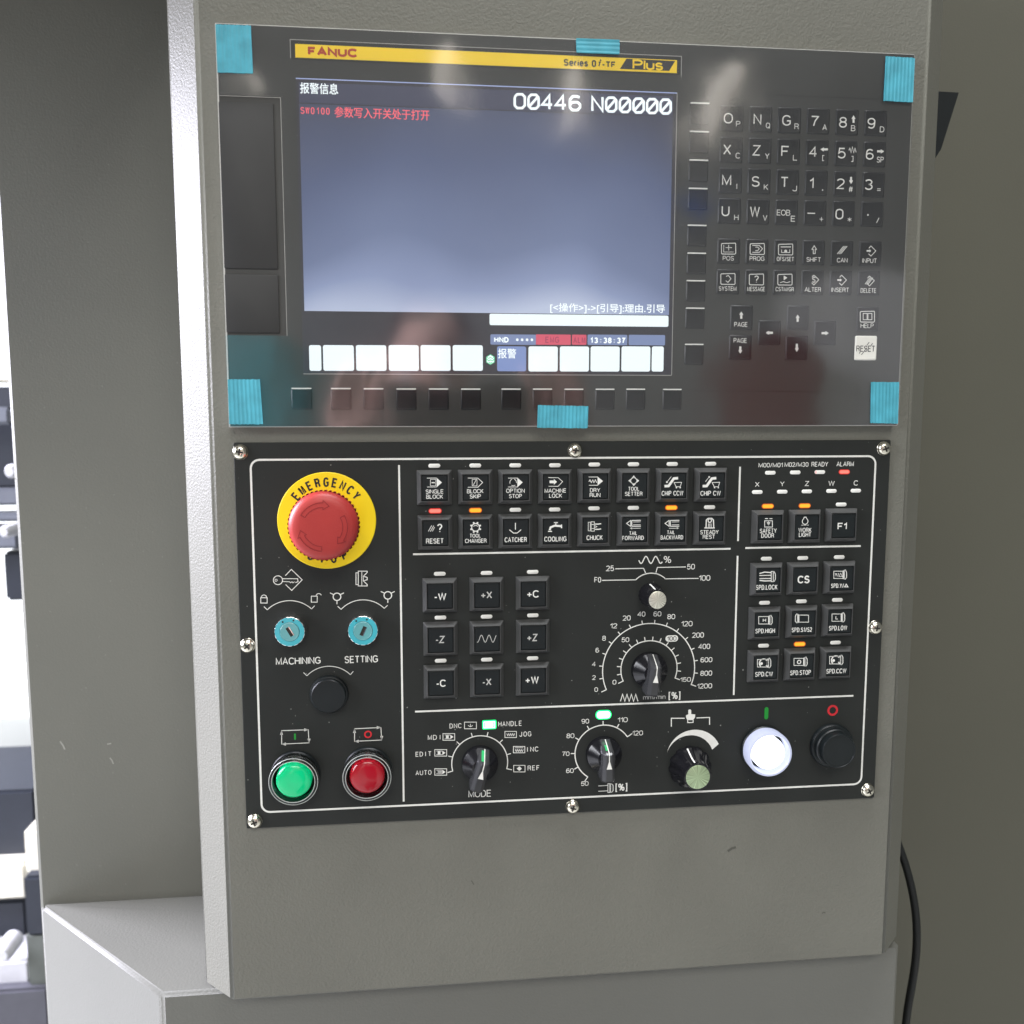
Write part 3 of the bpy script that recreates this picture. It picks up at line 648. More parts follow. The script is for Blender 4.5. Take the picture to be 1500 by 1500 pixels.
i = Ink(Z6); i.l(*[(598 + 215 * t / 50, 126 + 32 * math.sin(2 * PI * 2.4 * t / 50 + .1)) for t in range(51)], w=10); symbol(i, label='white wave')
i = Ink(Z6); i.l((383, 207), (642, 203), (660, 245), w=8); symbol(i)
i = Ink(Z6); i.l((1028, 190), (768, 195), (755, 243), w=8); symbol(i)
i = Ink(Z6); i.l((262, 313), (572, 308), w=8).a3((570, 308), (705, 247), (842, 299), 9).l((840, 299), (1145, 295), w=8); symbol(i)
def dial(zoom, cx, cy, r, a0, a1, step, tick, wd=9, end=38):
    i = Ink(zoom); c = zoom(cx, cy); k = zoom.sc(cx, cy); r *= k
    i.mb.ribbon(arc(c[0], c[1], r, a0, a1, 60), wd * k, i.y)
    a = a0
    while a <= a1 + .1:
        L_ = end * 1.3 * k if abs(a - a0) < .1 or abs(a - a1) < .1 else (tick * k)
        s_, q_ = math.sin(math.radians(a)), math.cos(math.radians(a))
        i.mb.ribbon([(c[0] + (r - wd * k * .3) * s_, c[1] + (r - wd * k * .3) * q_), (c[0] + (r + L_) * s_, c[1] + (r + L_) * q_)], wd * .9 * k, i.y - .02)
        a += step
    i.build('dial_scale', ink, panel)
dial(Z6, 690, 1130, 421, -114, 111, 15, 33)
dial(Z6, 692, 1123, 257, -114, 111, 15, 38)
dial(Z9, 705, 546, 256, -105, 105, 30, 40)
dial(Z10, 426, 478, 239, -147, 57, 29.14, 36)
capsule(Z6, 900, 845, 116, 58, ink, 'white pill with 100'); 
i = Ink(Z6, .2); i.t('100', 900, 845, 84, 40, .012); i.build('printed_word', dark_ink, panel)
i = Ink(Z6); i.l(*[(430 + 20 * t, 1420 if t % 2 == 0 else 1356) for t in range(9)], w=10); symbol(i, label='white zigzag')
# mode pictograms
for bx, k_ in (((562, 170, 677, 237), 'dnc'), ((932, 255, 1043, 317), 'jog'), ((1010, 393, 1120, 457), 'inc'), ((1012, 566, 1122, 632), 'ref'), ((365, 275, 478, 342), 'p'), ((290, 422, 405, 487), 'p'), ((290, 597, 405, 662), 'a')):
    X0, Y0, X1, Y1 = bx; xm, ym = (X0 + X1) / 2, (Y0 + Y1) / 2
    i = Ink(Z9); i.r(X0 + 3, Y0 + 3, X1 - 3, Y1 - 3, 6)
    if k_ == 'dnc': i.l((xm, Y0 + 18), (xm, Y1 - 20)).l((xm - 22, ym), (xm, Y1 - 20), (xm + 22, ym))
    if k_ in ('jog', 'inc'): i.l(*[(X0 + 20 + 9 * t, ym + (12 if t % 2 else -8) + (6 if k_ == 'inc' else 0)) for t in range(9)], w=6)
    if k_ == 'inc': i.l((X0 + 18, Y0 + 15), (X1 - 18, Y0 + 15))
    if k_ == 'ref': i.p((xm - 24, ym), (xm, ym - 22), (xm + 24, ym), (xm, ym + 22))
    if k_ in ('p', 'a'): i.p((X1 - 42, Y0 + 14), (X1 - 14, ym), (X1 - 42, Y1 - 14)).l((X0 + 18, Y0 + 16), (X1 - 42, Y0 + 16)).l((X0 + 18, Y1 - 16), (X1 - 42, Y1 - 16))
    if k_ == 'a': i.l((X0 + 30, ym), (X1 - 45, ym), w=9)
    if k_ == 'p': i.fr(X0 + 30, ym - 13, X0 + 55, ym + 13)
    symbol(i)
# lit HANDLE pictogram, lit 100 per cent pill
def glow_rect(zoom, x, y, w, h, r, label):
    k = zoom.sc(x, y); c = zoom(x, y); w *= k; h *= k
    mb = MB(); o_ = rr(0, 0, w, h, r); mb.rings([[(a, 0, b) for a, b in o_], [(a, -.25, b) for a, b in o_]])
    p = mb.build('lit_window', green_edge, panel, loc=(c[0], PY, c[1]), label=label)
    mb = MB(); o_ = rr(0, 0, w - 1.3, h - 1.3, max(.3, r - .6)); mb.rings([[(a, -.25, b) for a, b in o_], [(a, -.4, b) for a, b in o_]])
    mb.build('glowing_core', green_core, p)
    return p
g = glow_rect(Z9, 792, 196, 128, 84, .8, 'lit green pictogram beside HANDLE')
mb = MB(); mb.ribbon([(-2.3, 1.2), (-2.8, 1.2), (-2.8, -1.2), (-2.3, -1.2)], .45, -.5); mb.ribbon([(2.3, 1.2), (2.8, 1.2), (2.8, -1.2), (2.3, -1.2)], .45, -.5)
mb.build('bracket_mark', green_edge, g, smooth=0, recalc=False)
glow_rect(Z10, 427, 155, 132, 78, 2.6, 'lit green pill above the spindle dial')
i = Ink(Z10); i.l((383, 757), (462, 752), w=6).l((383, 802), (462, 798), w=6).r(464, 738, 480, 812, 6).l((487, 735), (487, 814), w=5).l((494, 738), (508, 752), (508, 796), (494, 812), w=6); symbol(i, label='white spindle symbol')
i = Ink(Z10); i.l((1000, 255), (1000, 185), (1112, 185), w=8).l((1213, 182), (1323, 178), (1323, 240), w=8); symbol(i)
i = Ink(Z10); i.p((1143, 152), (1143, 118), (1152, 110), (1163, 112), (1168, 120), (1168, 150), (1202, 152), (1200, 178), (1185, 200), (1135, 200), (1124, 178), (1124, 160)).l((1138, 200), (1138, 222), (1184, 220), (1184, 200), w=7); symbol(i, label='white pointing hand symbol')
i = Ink(Z10); o_ = arc3(Z10(965, 472), Z10(1165, 285), Z10(1400, 403), 24); n_ = arc3(Z10(965, 472), Z10(1165, 328), Z10(1345, 450), 24)
base = len(i.mb.v)
for p in o_ + n_: i.mb.v.append((p[0], i.y, p[1]))
for t in range(24): i.mb.f.append((t, t + 1, 26 + t, 25 + t))
symbol(i, label='white crescent widening to the right')

# emergency stop
ec = at(479, 762.5)
mb = MB(); mb.lathe(0, 0, [(28.4, 0), (28.4, -.5), (28.0, -.8), (12, -.8)], 72, False, False)
er = mb.build('emergency_ring', yellow_m, panel, loc=(ec[0], PY, ec[1]), label='yellow disc lettered EMERGENCY STOP behind the red button')
mb = MB()
def arc_word(word, r, h, w, a0, a1, flip=False):
    for k_, ch in enumerate(word):
        a = math.radians(a0 + (a1 - a0) * k_ / (len(word) - 1))
        put_text(mb, ch, r * math.sin(a), r * math.cos(a), w, h, -.9, .03, (-a if not flip else PI - a))
arc_word('EMERGENCY', 22.6, 5.6, 3.1, -50, 50)
arc_word('STOP', 22.6, 5.6, 3.3, 180 + 25, 180 - 25, True)
mb.build('lettering', dark_ink, er, smooth=0, recalc=False)
mb = MB(); seg = 144
mb.lathe(0, 0, [(13, 0), (13, -15)], 40, False, False); mb.build('button_neck', red_cap, er)
ebc = at(479, 763); hcap = -27.0
mb = MB(); teeth = lambda i_: 1.0 if (i_ % 3) else 0.955
mb.lathe(0, 0, [(14, -14.5), (19.3, -15), (20.1, -16.5), (20.1, -20.5)], seg, False, False, teeth)
mb.lathe(0, 0, [(19.35, -18.5), (19.5, -21), (19.2, -23), (18.2, -25), (16.2, -26.3), (13, -26.9), (8, -27.15), (3, -27.2), (.01, -27.2)], 72, False, False)
cpx = at(473.4, 771.2, -24)
eb = mb.build('emergency_stop_button', red_cap, panel, loc=(cpx[0], PY, cpx[1]), label='red mushroom emergency stop button with ribbed rim')
for a0 in (-60, 62, 184):
    mb = MB(); A_ = arc(0, 0, 13.6, a0, a0 + 62, 12); Bq = arc(0, 0, 11.0, a0, a0 + 62, 12)
    tip = arc(0, 0, 12.3, a0 + 78, a0 + 79, 1)[0]; h1_ = arc(0, 0, 15.0, a0 + 62, a0 + 63, 1)[0]; h2_ = arc(0, 0, 9.8, a0 + 62, a0 + 63, 1)[0]
    yq = -27.12
    outline = A_ + [h1_, tip, h2_] + Bq[::-1]
    mb.ribbon(outline, .36, yq, True)  # shade of the debossed arrow edges painted as a dark red outline
    mb.build('arrow_shade', red_deep, eb, smooth=0, recalc=False)

# key locks
for px, py, rot in ((424.7, 923.1, -30), (531.8, 921.6, 24)):
    c = at(px, py + 1.5, -6)
    mb = MB(); mb.lathe(0, 0, [(9.6, 0), (9.6, -2), (9.35, -3), (9.1, -6.6), (8.7, -7.4), (8.3, -7.6), (5.9, -7.6), (5.9, -7.0)], 90, False, False, lambda i_: 1.0 if i_ % 6 < 4 else .975)
    lk = mb.build('key_lock', chrome, panel, loc=(c[0], PY, c[1]), label='round key switch with blue film on its face, slot turned ' + ('left' if rot < 0 else 'right'))
    mb = MB(); mb.lathe(0, 0, [(8.45, -7.62), (8.4, -7.8), (5.75, -7.8), (5.7, -7.5)], 64, False, False)
    mb.build('blue_film', film_blue, lk)
    mb = MB(); mb.lathe(0, 0, [(5.6, -6.8), (5.55, -7.9), (5.2, -8.1), (5.0, -7.95), (.01, -7.95)], 48, False, False)
    cyl = mb.build('lock_cylinder', film_pale, lk)
    ca, sa = math.cos(math.radians(rot)), math.sin(math.radians(rot))
    mb = MB(); mb.flat([(x * ca + z * sa, -x * sa + z * ca) for x, z in ((-.9, -2.9), (.9, -2.9), (.9, 2.9), (-.9, 2.9))], -8.05)
    mb.build('key_slot', recess_m, lk, smooth=0, recalc=False)
    mb = MB(); mb.flat([(x * ca + z * sa, -x * sa + z * ca) for x, z in ((.9, -2.9), (1.35, -2.9), (1.35, 2.9), (.9, 2.9))], -8.07)
    mb.build('slot_edge', chrome, lk, smooth=0, recalc=False)
    for a in (-32, 20):
        mb = MB(); s_ = math.radians(a); mb.flat(arc(7.1 * math.sin(s_), 7.1 * math.cos(s_), .55, 0, 330, 11), -7.86); mb.build('lock_dot', recess_m, lk, smooth=0, recalc=False)
# blanking plug
c = at(481.8, 1017.6, -2)
mb = MB(); mb.lathe(0, 0, [(11.4, 0), (11.4, -1.6), (10.9, -2.4), (10.3, -2.6), (10.2, -5.0), (9.7, -5.6), (.01, -5.7)], 64, False, False)
mb.build('blanking_plug', satin_black, panel, loc=(c[0], PY, c[1]), label='plain black round plug under MACHINING and SETTING')

# illuminated buttons
def lens_mat(name, col, e, s_):
    return mat(name, col, 0.18, emit=e, estr=s_, coat=0.5, var=0.1, vscale=90)
def button(px, py, lens, label, ring=ring_clear, collar=satin_black):
    c = at(px, py)
    mb = MB(); mb.lathe(0, 0, [(14.6, 0), (14.6, -2.2), (14.0, -3.0), (12.5, -3.2), (12.5, -6)], 64, False, False)
    b_ = mb.build('illuminated_button', collar, panel, loc=(c[0], PY, c[1]), label=label)
    mb = MB()
    prof = [(13.4, -3.1), (14.3, -3.6), (14.5, -10.5), (14.0, -12.2), (12.8, -12.6), (12.3, -11.8), (12.2, -3.1)]
    seg = 64; R_ = [[(r * math.cos(2 * PI * i_ / seg), y, r * math.sin(2 * PI * i_ / seg)) for i_ in range(seg)] for r, y in prof]
    n = len(mb.v); mb.rings(R_ + [R_[0]], False, False)
    mb.build('guard_ring', ring, b_)
    if ring is ring_clear:  # added pale hoops stand in for highlights on the clear lip
        for r_, y_ in ((14.1, -12.1), (12.5, -12.5)):
            mb = MB(); mb.lathe(0, 0, [(r_ + .22 * math.cos(t_ * PI / 3), y_ + .22 * math.sin(t_ * PI / 3)) for t_ in range(7)], 64, False, False)
            mb.build('ring_highlight', rim_m, b_)
    mb = MB(); mb.lathe(0, 0, [(10.4, -3.1), (10.4, -9.6), (10.1, -10.6), (9.4, -11.4), (8.4, -11.9), (5, -12.2), (.01, -12.3)], 64, False, False)
    mb.build('lens', lens, b_)
    return b_
green_lens = lens_mat('green_lens', (0.0, 0.33, 0.13), (0.0, 0.9, 0.33), 0.30)
red_lens = lens_mat('red_lens', (0.30, 0.004, 0.012), (0.6, 0.0, 0.02), 0.10)
white_lens = lens_mat('white_lit_lens', (0.9, 0.9, 0.9), (0.93, 0.96, 1.0), 1.35)
white_ring = mat('white_lit_ring', (0.30, 0.32, 0.40), 0.1, emit=(0.62, 0.67, 0.92), estr=0.5, trans=0.0, var=0.0)
button(433.4, 1133.5, green_lens, 'green lit button in a clear guard ring')
button(538.9, 1127.7, red_lens, 'dark red button in a clear guard ring')
button(1117.3, 1095, white_lens, 'brightly lit white power on button', white_ring)
c = at(1217, 1091)
mb = MB(); mb.lathe(0, 0, [(14.2, 0), (14.2, -2), (13.5, -3), (12.6, -3.2), (12.6, -6.5), (12.0, -7.2), (11.2, -7.3), (11.2, -11), (10.8, -11.8), (10.2, -11.9), (10.0, -11.5), (.01, -11.5)], 64, False, False)
mb.build('power_off_button', satin_black, panel, loc=(c[0], PY, c[1]), label='black round power off button under the red circle')

# selector knobs
def selector(px, py, ang, label, size=1.0, glow=None):
    c = at(px, py)
    mb = MB(); mb.lathe(0, 0, [(11.3 * size, 0), (11.3 * size, -1.2), (10.9 * size, -3.6), (10.4 * size, -4.1), (5.4 * size, -9.6), (4.6 * size, -9.8)], 28, False, True)
    k_ = mb.build('selector_knob', gloss_black, panel, loc=(c[0], PY, c[1]), smooth=15, label=label)
    k_.rotation_euler = (0, math.radians(ang), 0)
    mb = MB(); R_ = []
    for u, h_, b_, m_, t_ in ((10.7, 4.3, 3.0, 3.0, 2.6), (6.3, 15.8, 3.6, 3.3, 1.9), (5.4, 16.9, 3.7, 3.4, 1.7), (-11.2, 17.3, 4.1, 3.9, 2.1), (-12.6, 15.6, 4.0, 3.9, 2.3)):
        hm = max(3.7, h_ - 2.1)
        R_.append([(x * size, -y, u * size) for x, y in ((-b_, 3.6), (-m_, hm), (-t_, h_), (t_, h_), (m_, hm), (b_, 3.6))])
    mb.rings(R_)
    me = mb.mesh('knob_handle', smooth=0); bb = bmesh.new(); bb.from_mesh(me)
    bmesh.ops.bevel(bb, geom=list(bb.edges), offset=.00022, segments=2, affect='EDGES'); bb.to_mesh(me); bb.free()
    link('knob_handle', me, handle_m, k_)
    mb = MB(); wq = .3
    mb.add([(-wq, -4.6, 10.75 * size), (wq, -4.6, 10.75 * size), (wq, -16.0, 6.4 * size), (-wq, -16.0, 6.4 * size), (wq, -17.1, 5.3 * size), (-wq, -17.1, 5.3 * size), (wq, -17.25, 1.4 * size), (-wq, -17.25, 1.4 * size)], [(0, 1, 2, 3), (3, 2, 4, 5), (5, 4, 6, 7)])
    mb.add([(0, -17.25, 2.4 * size), (-1.7, -17.4, -3.4 * size), (1.7, -17.4, -3.4 * size)], [(0, 1, 2)])
    mb.build('pointer_mark', ink, k_, smooth=0, recalc=False)
    mb = MB(); mb.flat([(0, 11.0 * size), (-2.0, 9.0 * size), (2.0, 9.0 * size)], -4.95)
    if glow:                                 # green lamp glint painted as a glowing patch on the grip slope
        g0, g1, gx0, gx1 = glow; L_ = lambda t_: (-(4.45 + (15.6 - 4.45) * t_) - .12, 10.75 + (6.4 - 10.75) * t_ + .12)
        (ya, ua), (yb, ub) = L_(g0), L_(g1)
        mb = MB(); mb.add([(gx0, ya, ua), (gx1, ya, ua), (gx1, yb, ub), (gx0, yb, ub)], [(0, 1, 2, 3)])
        mb.build('green_glint', led('glint_green', (0.02, 0.9, 0.25), 0.75), k_, smooth=0, recalc=False)
    return k_
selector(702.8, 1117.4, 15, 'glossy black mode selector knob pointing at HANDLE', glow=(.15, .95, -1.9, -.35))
selector(950.5, 980.4, 6, 'glossy black feed rate knob inside the double dial')
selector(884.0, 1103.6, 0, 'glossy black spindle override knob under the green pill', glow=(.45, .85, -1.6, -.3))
def turned(px, py, hgt, r0, r1, rd, dm, label, facet):
    c = at(px, py)
    mb = MB(); mb.lathe(0, 0, [(r0, 0), (r0, -2.0), (r0 * .97, -3.2), (r1 + .9, -hgt * .62), (r1 + .3, -hgt + 1), (r1, -hgt), (rd, -hgt)], 72, False, False, facet)
    k_ = mb.build('turning_knob', gloss_black, panel, loc=(c[0], PY, c[1]), smooth=20, label=label)
    mb = MB(); mb.lathe(0, 0, [(rd, -hgt + .3), (rd, -hgt - .15), (rd - .3, -hgt - .3), (.01, -hgt - .3)], 48, False, False)
    mb.build('metal_disc', dm, k_)
    mb = MB(); w_ = .45
    P_ = [(r0 * .97 + .1, -3.3), (r1 + 1.1, -hgt * .62 - .1), (r1 + .5, -hgt + .8)]
    a = math.radians(-12); ca, sa = math.cos(a), math.sin(a)
    vs = []
    for r, y in P_: 
        for s_ in (-w_, w_): vs.append((s_ * ca + r * sa, y - .1, -s_ * sa + r * ca))
    mb.add(vs, [(0, 1, 3, 2), (2, 3, 5, 4)]); mb.build('pointer_mark', ink, k_, smooth=0, recalc=False)
turned(953, 871, 16, 7.6, 5.9, 5.3, disc_m, 'small black knob with silver disc under the wave symbol', lambda i_: 1.0 if i_ % 4 < 2 else .97)
turned(1010, 1122.5, 17, 13.6, 8.6, 7.5, disc_g, 'wide black knob with pale green metal disc under the crescent', lambda i_: 1.0 if i_ % 6 < 3 else .95)

# screws
for x, y in ((351.3, 662.5), (843, 660), (1296, 657), (362.3, 946.5), (1283.3, 919.8), (372.8, 1204), (839.5, 1182.5), (1272, 1158.2)):
    c = at(x, y, -1.5)
    mb = MB(); mb.lathe(0, 0, [(4.4, 0), (4.4, -.5), (4.2, -.7), (4.1, -1.2), (3.6, -2.2), (2.7, -2.9), (1.5, -3.2), (.01, -3.3)], 36, False, False)
    sc = mb.build('screw', zinc, panel, loc=(c[0], PY, c[1]))
    sc.rotation_euler = (random.uniform(-.08, .08), random.uniform(0, 1.5), random.uniform(-.08, .08))
    mb = MB(); w_, l_ = .55, 2.0
    mb.prism([(-w_, w_), (-l_, w_ * .8), (-l_, -w_ * .8), (-w_, -w_), (-w_ * .8, -l_), (w_ * .8, -l_), (w_, -w_), (l_, -w_ * .8), (l_, w_ * .8), (w_, w_), (w_ * .8, l_), (-w_ * .8, l_)], -3.34, -2.4)
    mb.build('cross_slot', recess_m, sc, smooth=0)
# ================================================================== display unit (upper)
UY = -4.3
unit = thing('display_unit', 'wide dark grey screen and keyboard unit under clear protective film above the black panel', 'display unit')
ux0, ux1, uz1, uz0 = 0.0, 400.0, 0.0, -217.7
mb = MB(); mb.prism(rr(200, uz0 / 2, 400, -uz0, .6, 2), UY + .5, PF); mb.build('unit_body', unit_edge, unit)
SX = at(411, 145, UY)[0]; SZ1 = at(365, 141.5, UY)[1]; SZ0 = at(370, 491.5, UY)[1]
mb = MB()                                    # face plate, cut out for the card slots
f0 = [(.9, uz0 + .5), (399.6, uz0 + .5), (399.6, -.5), (.9, -.5), (.9, SZ1), (SX, SZ1), (SX, SZ0), (.9, SZ0)]
mb.prism(f0, UY, UY + .48); mb.build('face_plate', unit_m, unit, smooth=0)
mb = MB(); mb.box(.9, SX - .02, UY + .35, UY + .49, SZ0 + .02, SZ1 - .02); mb.build('slot_recess', slot_r, unit, smooth=0)
xr1 = at(404.3, 270, UY)[0]
for (ya, yb) in ((150.5, 393.5), (402.5, 487.5)):
    za, zb = at(365, ya, UY)[1], at(365, yb, UY)[1]
    mb = MB(); o_ = rr((.9 + xr1) / 2 - .2, (za + zb) / 2, xr1 - .9, za - zb, .5, 2); i_ = rr((.9 + xr1) / 2 - .2, (za + zb) / 2, xr1 - 1.5, za - zb - .6, .4, 2)
    mb.rings([[(x, UY + .36, z) for x, z in o_], [(x, UY - .35, z) for x, z in o_], [(x, UY - .5, z) for x, z in i_]])
    mb.build('slot_cover', slot_m, unit)
mb = MB(); mb.ribbon([(.9, SZ1), (SX, SZ1), (SX, SZ0)], .35, UY - .03); mb.build('slot_edge_line', line_m, unit, smooth=0, recalc=False)

U1 = Zoom(300, 20, 3.75, UY); U2 = Zoom(680, 20, 4.1667, UY); U3 = Zoom(990, 60, 4.1667, UY); U4 = Zoom(990, 320, 4.1667, UY); U5 = Zoom(690, 420, 4.054, UY); U6 = Zoom(310, 420, 3.846, UY); U8 = Zoom(430, 440, 5, UY); UP = Zoom(0, 0, 1, UY)
# name strip
xa, xb = at(432.5, 74, UY)[0], at(991.5, 98, UY)[0]; zt = (at(432.5, 64, UY)[1] + at(991.5, 88.6, UY)[1]) / 2; zb = (at(432.5, 84.6, UY)[1] + at(991.5, 107, UY)[1]) / 2
mb = MB(); mb.box(xa - 2, xb + 2, UY - .08, UY + .1, zb - 1.2, zt + 1.6); ns = mb.build('name_strip', mkey_m, unit, smooth=0, label='narrow yellow name strip above the screen')
mb = MB(); mb.box(xa, xb, UY - .16, UY - .08, zb, zt); mb.build('yellow_field', yellow_strip, ns, smooth=0)
i = Ink(U1, .22); i.t('FANUC', 703, 212, 272, 48, .066); i.build('lettering', red_ink, ns)
i = Ink(U2, .22); i.t('Series 0', 706, 302, 198, 40, .04); i.build('lettering', dark_ink, ns)
i = Ink(U2, .22); i.t('-TF', 882, 311, 84, 36, .045); i.build('lettering', dark_ink, ns)
i = Ink(U2, .22); i.l((822, 322), (829, 296), (820, 298), w=7).d(832, 285, 5); i.build('lettering', dark_ink, ns)
i = Ink(U2, .22); i.p((950, 338), (990, 275), (1287, 290), (1250, 350)); i.build('badge_field', dark_ink, ns)
i = Ink(U2, .30); i.t('Plus', 1120, 314, 186, 58, .03); i.build('lettering', yellow_strip, ns)
mb = MB(); mb.ribbon([(xa - 2.6, zb - .5), (xa - 2.6, zt + 2.2), (xb + 2.6, zt + 2.2), (xb + 2.6, zb - 2)], .35, UY - .1); mb.build('strip_edge_line', line_m, unit, smooth=0, recalc=False)
# faint embossed field edges around the keyboard and the whole lower area
i = Ink(U3, .05); i.l((1265, 356), (35, 310), (10, 1125), w=3); i.build('field_edge_line', mkey_m, unit)
i = Ink(U4, .05); i.l((70, 1052), (900, 1058), (1150, 1058), w=2); i.build('field_edge_line', mkey_m, unit)

# screen
lx0, lx1 = (at(434, 113, UY)[0] + at(443.9, 548, UY)[0]) / 2, (at(991.5, 136, UY)[0] + at(983.5, 549.5, UY)[0]) / 2
lz1, lz0 = (at(434, 113.3, UY)[1] + at(991.5, 136.4, UY)[1]) / 2, (at(443.9, 548, UY)[1] + at(983.5, 549.5, UY)[1]) / 2
black_lcd = mat('unlit_lcd', (0.010, 0.010, 0.014), 0.3, emit=(0.10, 0.095, 0.12), estr=0.22)
mb = MB(); mb.box(lx0, lx1, UY - .1, UY + .2, lz0, lz1); scr = mb.build('screen', black_lcd, unit, smooth=0, label='lit screen with an alarm message and a row of pale soft key fields')
LY = UY - .1
def screen_mat():  # backlit blue field; viewing-angle brightening and reflected haze painted into its emission
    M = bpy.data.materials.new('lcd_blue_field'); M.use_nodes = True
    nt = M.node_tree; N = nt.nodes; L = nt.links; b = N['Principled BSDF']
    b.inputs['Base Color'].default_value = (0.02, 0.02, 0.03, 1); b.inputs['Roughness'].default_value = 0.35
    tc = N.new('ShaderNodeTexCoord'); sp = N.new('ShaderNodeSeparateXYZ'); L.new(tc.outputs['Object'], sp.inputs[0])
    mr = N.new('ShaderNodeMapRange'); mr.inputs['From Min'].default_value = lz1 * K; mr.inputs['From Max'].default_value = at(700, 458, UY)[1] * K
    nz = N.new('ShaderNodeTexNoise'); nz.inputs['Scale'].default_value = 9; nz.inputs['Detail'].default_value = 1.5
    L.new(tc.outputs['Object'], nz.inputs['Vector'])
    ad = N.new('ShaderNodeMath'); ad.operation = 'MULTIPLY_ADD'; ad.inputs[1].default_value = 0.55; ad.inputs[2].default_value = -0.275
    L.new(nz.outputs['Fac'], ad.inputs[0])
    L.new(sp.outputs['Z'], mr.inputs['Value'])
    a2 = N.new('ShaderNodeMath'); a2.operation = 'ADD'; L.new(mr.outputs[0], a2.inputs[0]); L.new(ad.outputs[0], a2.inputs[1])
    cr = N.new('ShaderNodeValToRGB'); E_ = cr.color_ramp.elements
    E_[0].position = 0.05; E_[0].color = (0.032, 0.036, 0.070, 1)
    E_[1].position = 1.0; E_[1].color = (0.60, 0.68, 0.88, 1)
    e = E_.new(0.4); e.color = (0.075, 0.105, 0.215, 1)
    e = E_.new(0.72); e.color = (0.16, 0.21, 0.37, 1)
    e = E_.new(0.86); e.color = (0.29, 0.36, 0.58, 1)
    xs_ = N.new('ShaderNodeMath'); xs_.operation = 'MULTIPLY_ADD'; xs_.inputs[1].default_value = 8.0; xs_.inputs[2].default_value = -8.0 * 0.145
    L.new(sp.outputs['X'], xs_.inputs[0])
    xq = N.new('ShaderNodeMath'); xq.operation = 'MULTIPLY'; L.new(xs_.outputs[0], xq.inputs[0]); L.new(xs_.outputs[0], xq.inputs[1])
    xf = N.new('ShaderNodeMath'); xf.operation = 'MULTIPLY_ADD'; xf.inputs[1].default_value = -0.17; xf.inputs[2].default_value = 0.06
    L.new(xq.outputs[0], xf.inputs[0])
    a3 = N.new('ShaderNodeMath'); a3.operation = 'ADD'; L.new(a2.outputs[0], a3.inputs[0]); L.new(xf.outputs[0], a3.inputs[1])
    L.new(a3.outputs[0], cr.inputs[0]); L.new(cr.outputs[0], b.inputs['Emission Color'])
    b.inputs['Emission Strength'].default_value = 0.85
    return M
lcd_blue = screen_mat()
lcd_head = mat('lcd_header', (0.02, 0.02, 0.03), 0.35, emit=(0.035, 0.038, 0.075), estr=0.9, var=0.0)
def emi(name, c, s_): return mat(name, (0.02, 0.02, 0.02), 0.35, emit=c, estr=s_, var=0.0)
lcd_white = emi('lcd_white', (0.86, 0.97, 1.0), 1.15)
lcd_txt = emi('lcd_text_white', (0.9, 0.98, 1.0), 1.2)
lcd_red = emi('lcd_text_red', (1.0, 0.13, 0.17), 1.0)
lcd_pink = emi('lcd_pink', (0.80, 0.09, 0.16), 0.9)
lcd_pinktxt = emi('lcd_pink_text', (0.45, 0.03, 0.10), 0.9)
lcd_blue2 = emi('lcd_status_blue', (0.22, 0.29, 0.52), 0.9)
lcd_sel = emi('lcd_selected_blue', (0.22, 0.31, 0.62), 0.95)
lcd_green = emi('lcd_green', (0.10, 0.75, 0.35), 1.0)
lcd_line = emi('lcd_edge_glint', (0.42, 0.50, 0.85), 0.9)
def field(name, m, x0, y0, x1, y1, r=.8, lift=.06, **pr):
    a, b_, c_, d_ = rect_px(x0, y0, x1, y1, LY)
    mb = MB(); o_ = rr((a + b_) / 2, (c_ + d_) / 2, b_ - a, d_ - c_, r, 2); mb.rings([[(x, LY, z) for x, z in o_], [(x, LY - lift, z) for x, z in o_]])
    return mb.build(name, m, scr, smooth=0, **pr)
a, b_ = at(439.5, 200, LY)[0], at(984.8, 200, LY)[0]
zh = (at(440, 151, LY)[1] + at(984.8, 170.7, LY)[1]) / 2; zt = lz1 - 2.2; zbm = (at(446.5, 455.3, LY)[1] + at(981, 461.6, LY)[1]) / 2
mb = MB(); mb.box(a, b_, LY - .06, LY, zh + .25, zt); mb.build('header_field', lcd_head, scr, smooth=0)
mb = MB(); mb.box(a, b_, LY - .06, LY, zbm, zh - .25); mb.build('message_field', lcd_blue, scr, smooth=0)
mb = MB(); mb.ribbon([(lx0, lz1 - .3), (lx1, lz1 - .3)], .55, LY - .05); mb.build('screen_edge_glint', lcd_line, scr, smooth=0, recalc=False)  # reflection on the top glass edge painted as a glowing line
mb = MB(); mb.ribbon([(lx1 + .1, lz1), (lx1 + .1, lz0)], .4, LY - .05); mb.ribbon([(lx0, lz0), (lx1, lz0)], .4, LY - .05); mb.build('screen_edge_line', line_m, scr, smooth=0, recalc=False)
field('entry_bar', lcd_white, 717.1, 461, 979.1, 477.5, .8)
field('status_field', lcd_blue2, 718.4, 490, 785.5, 505, .6); field('status_field', lcd_pink, 785.0, 490, 836, 505.1, .4, .08)
field('status_field', lcd_pink, 837.8, 490.3, 859, 505.1, .6); field('status_field', lcd_blue2, 860.7, 490.3, 918.9, 505.5, .6); field('status_field', lcd_blue2, 920.9, 490.6, 974.2, 505.8, .6)
for x0_, x1_ in ((453, 470.6), (473.4, 518.4), (521.6, 566), (569.4, 613.4), (616.2, 660), (663.2, 707.2)): field('soft_key_field', lcd_white, x0_, 505.6, x1_, 543.2, 1.0)
field('soft_key_field', lcd_sel, 728.2, 507.4, 770.7, 543.8, 1.0, label='blue selected soft key field')
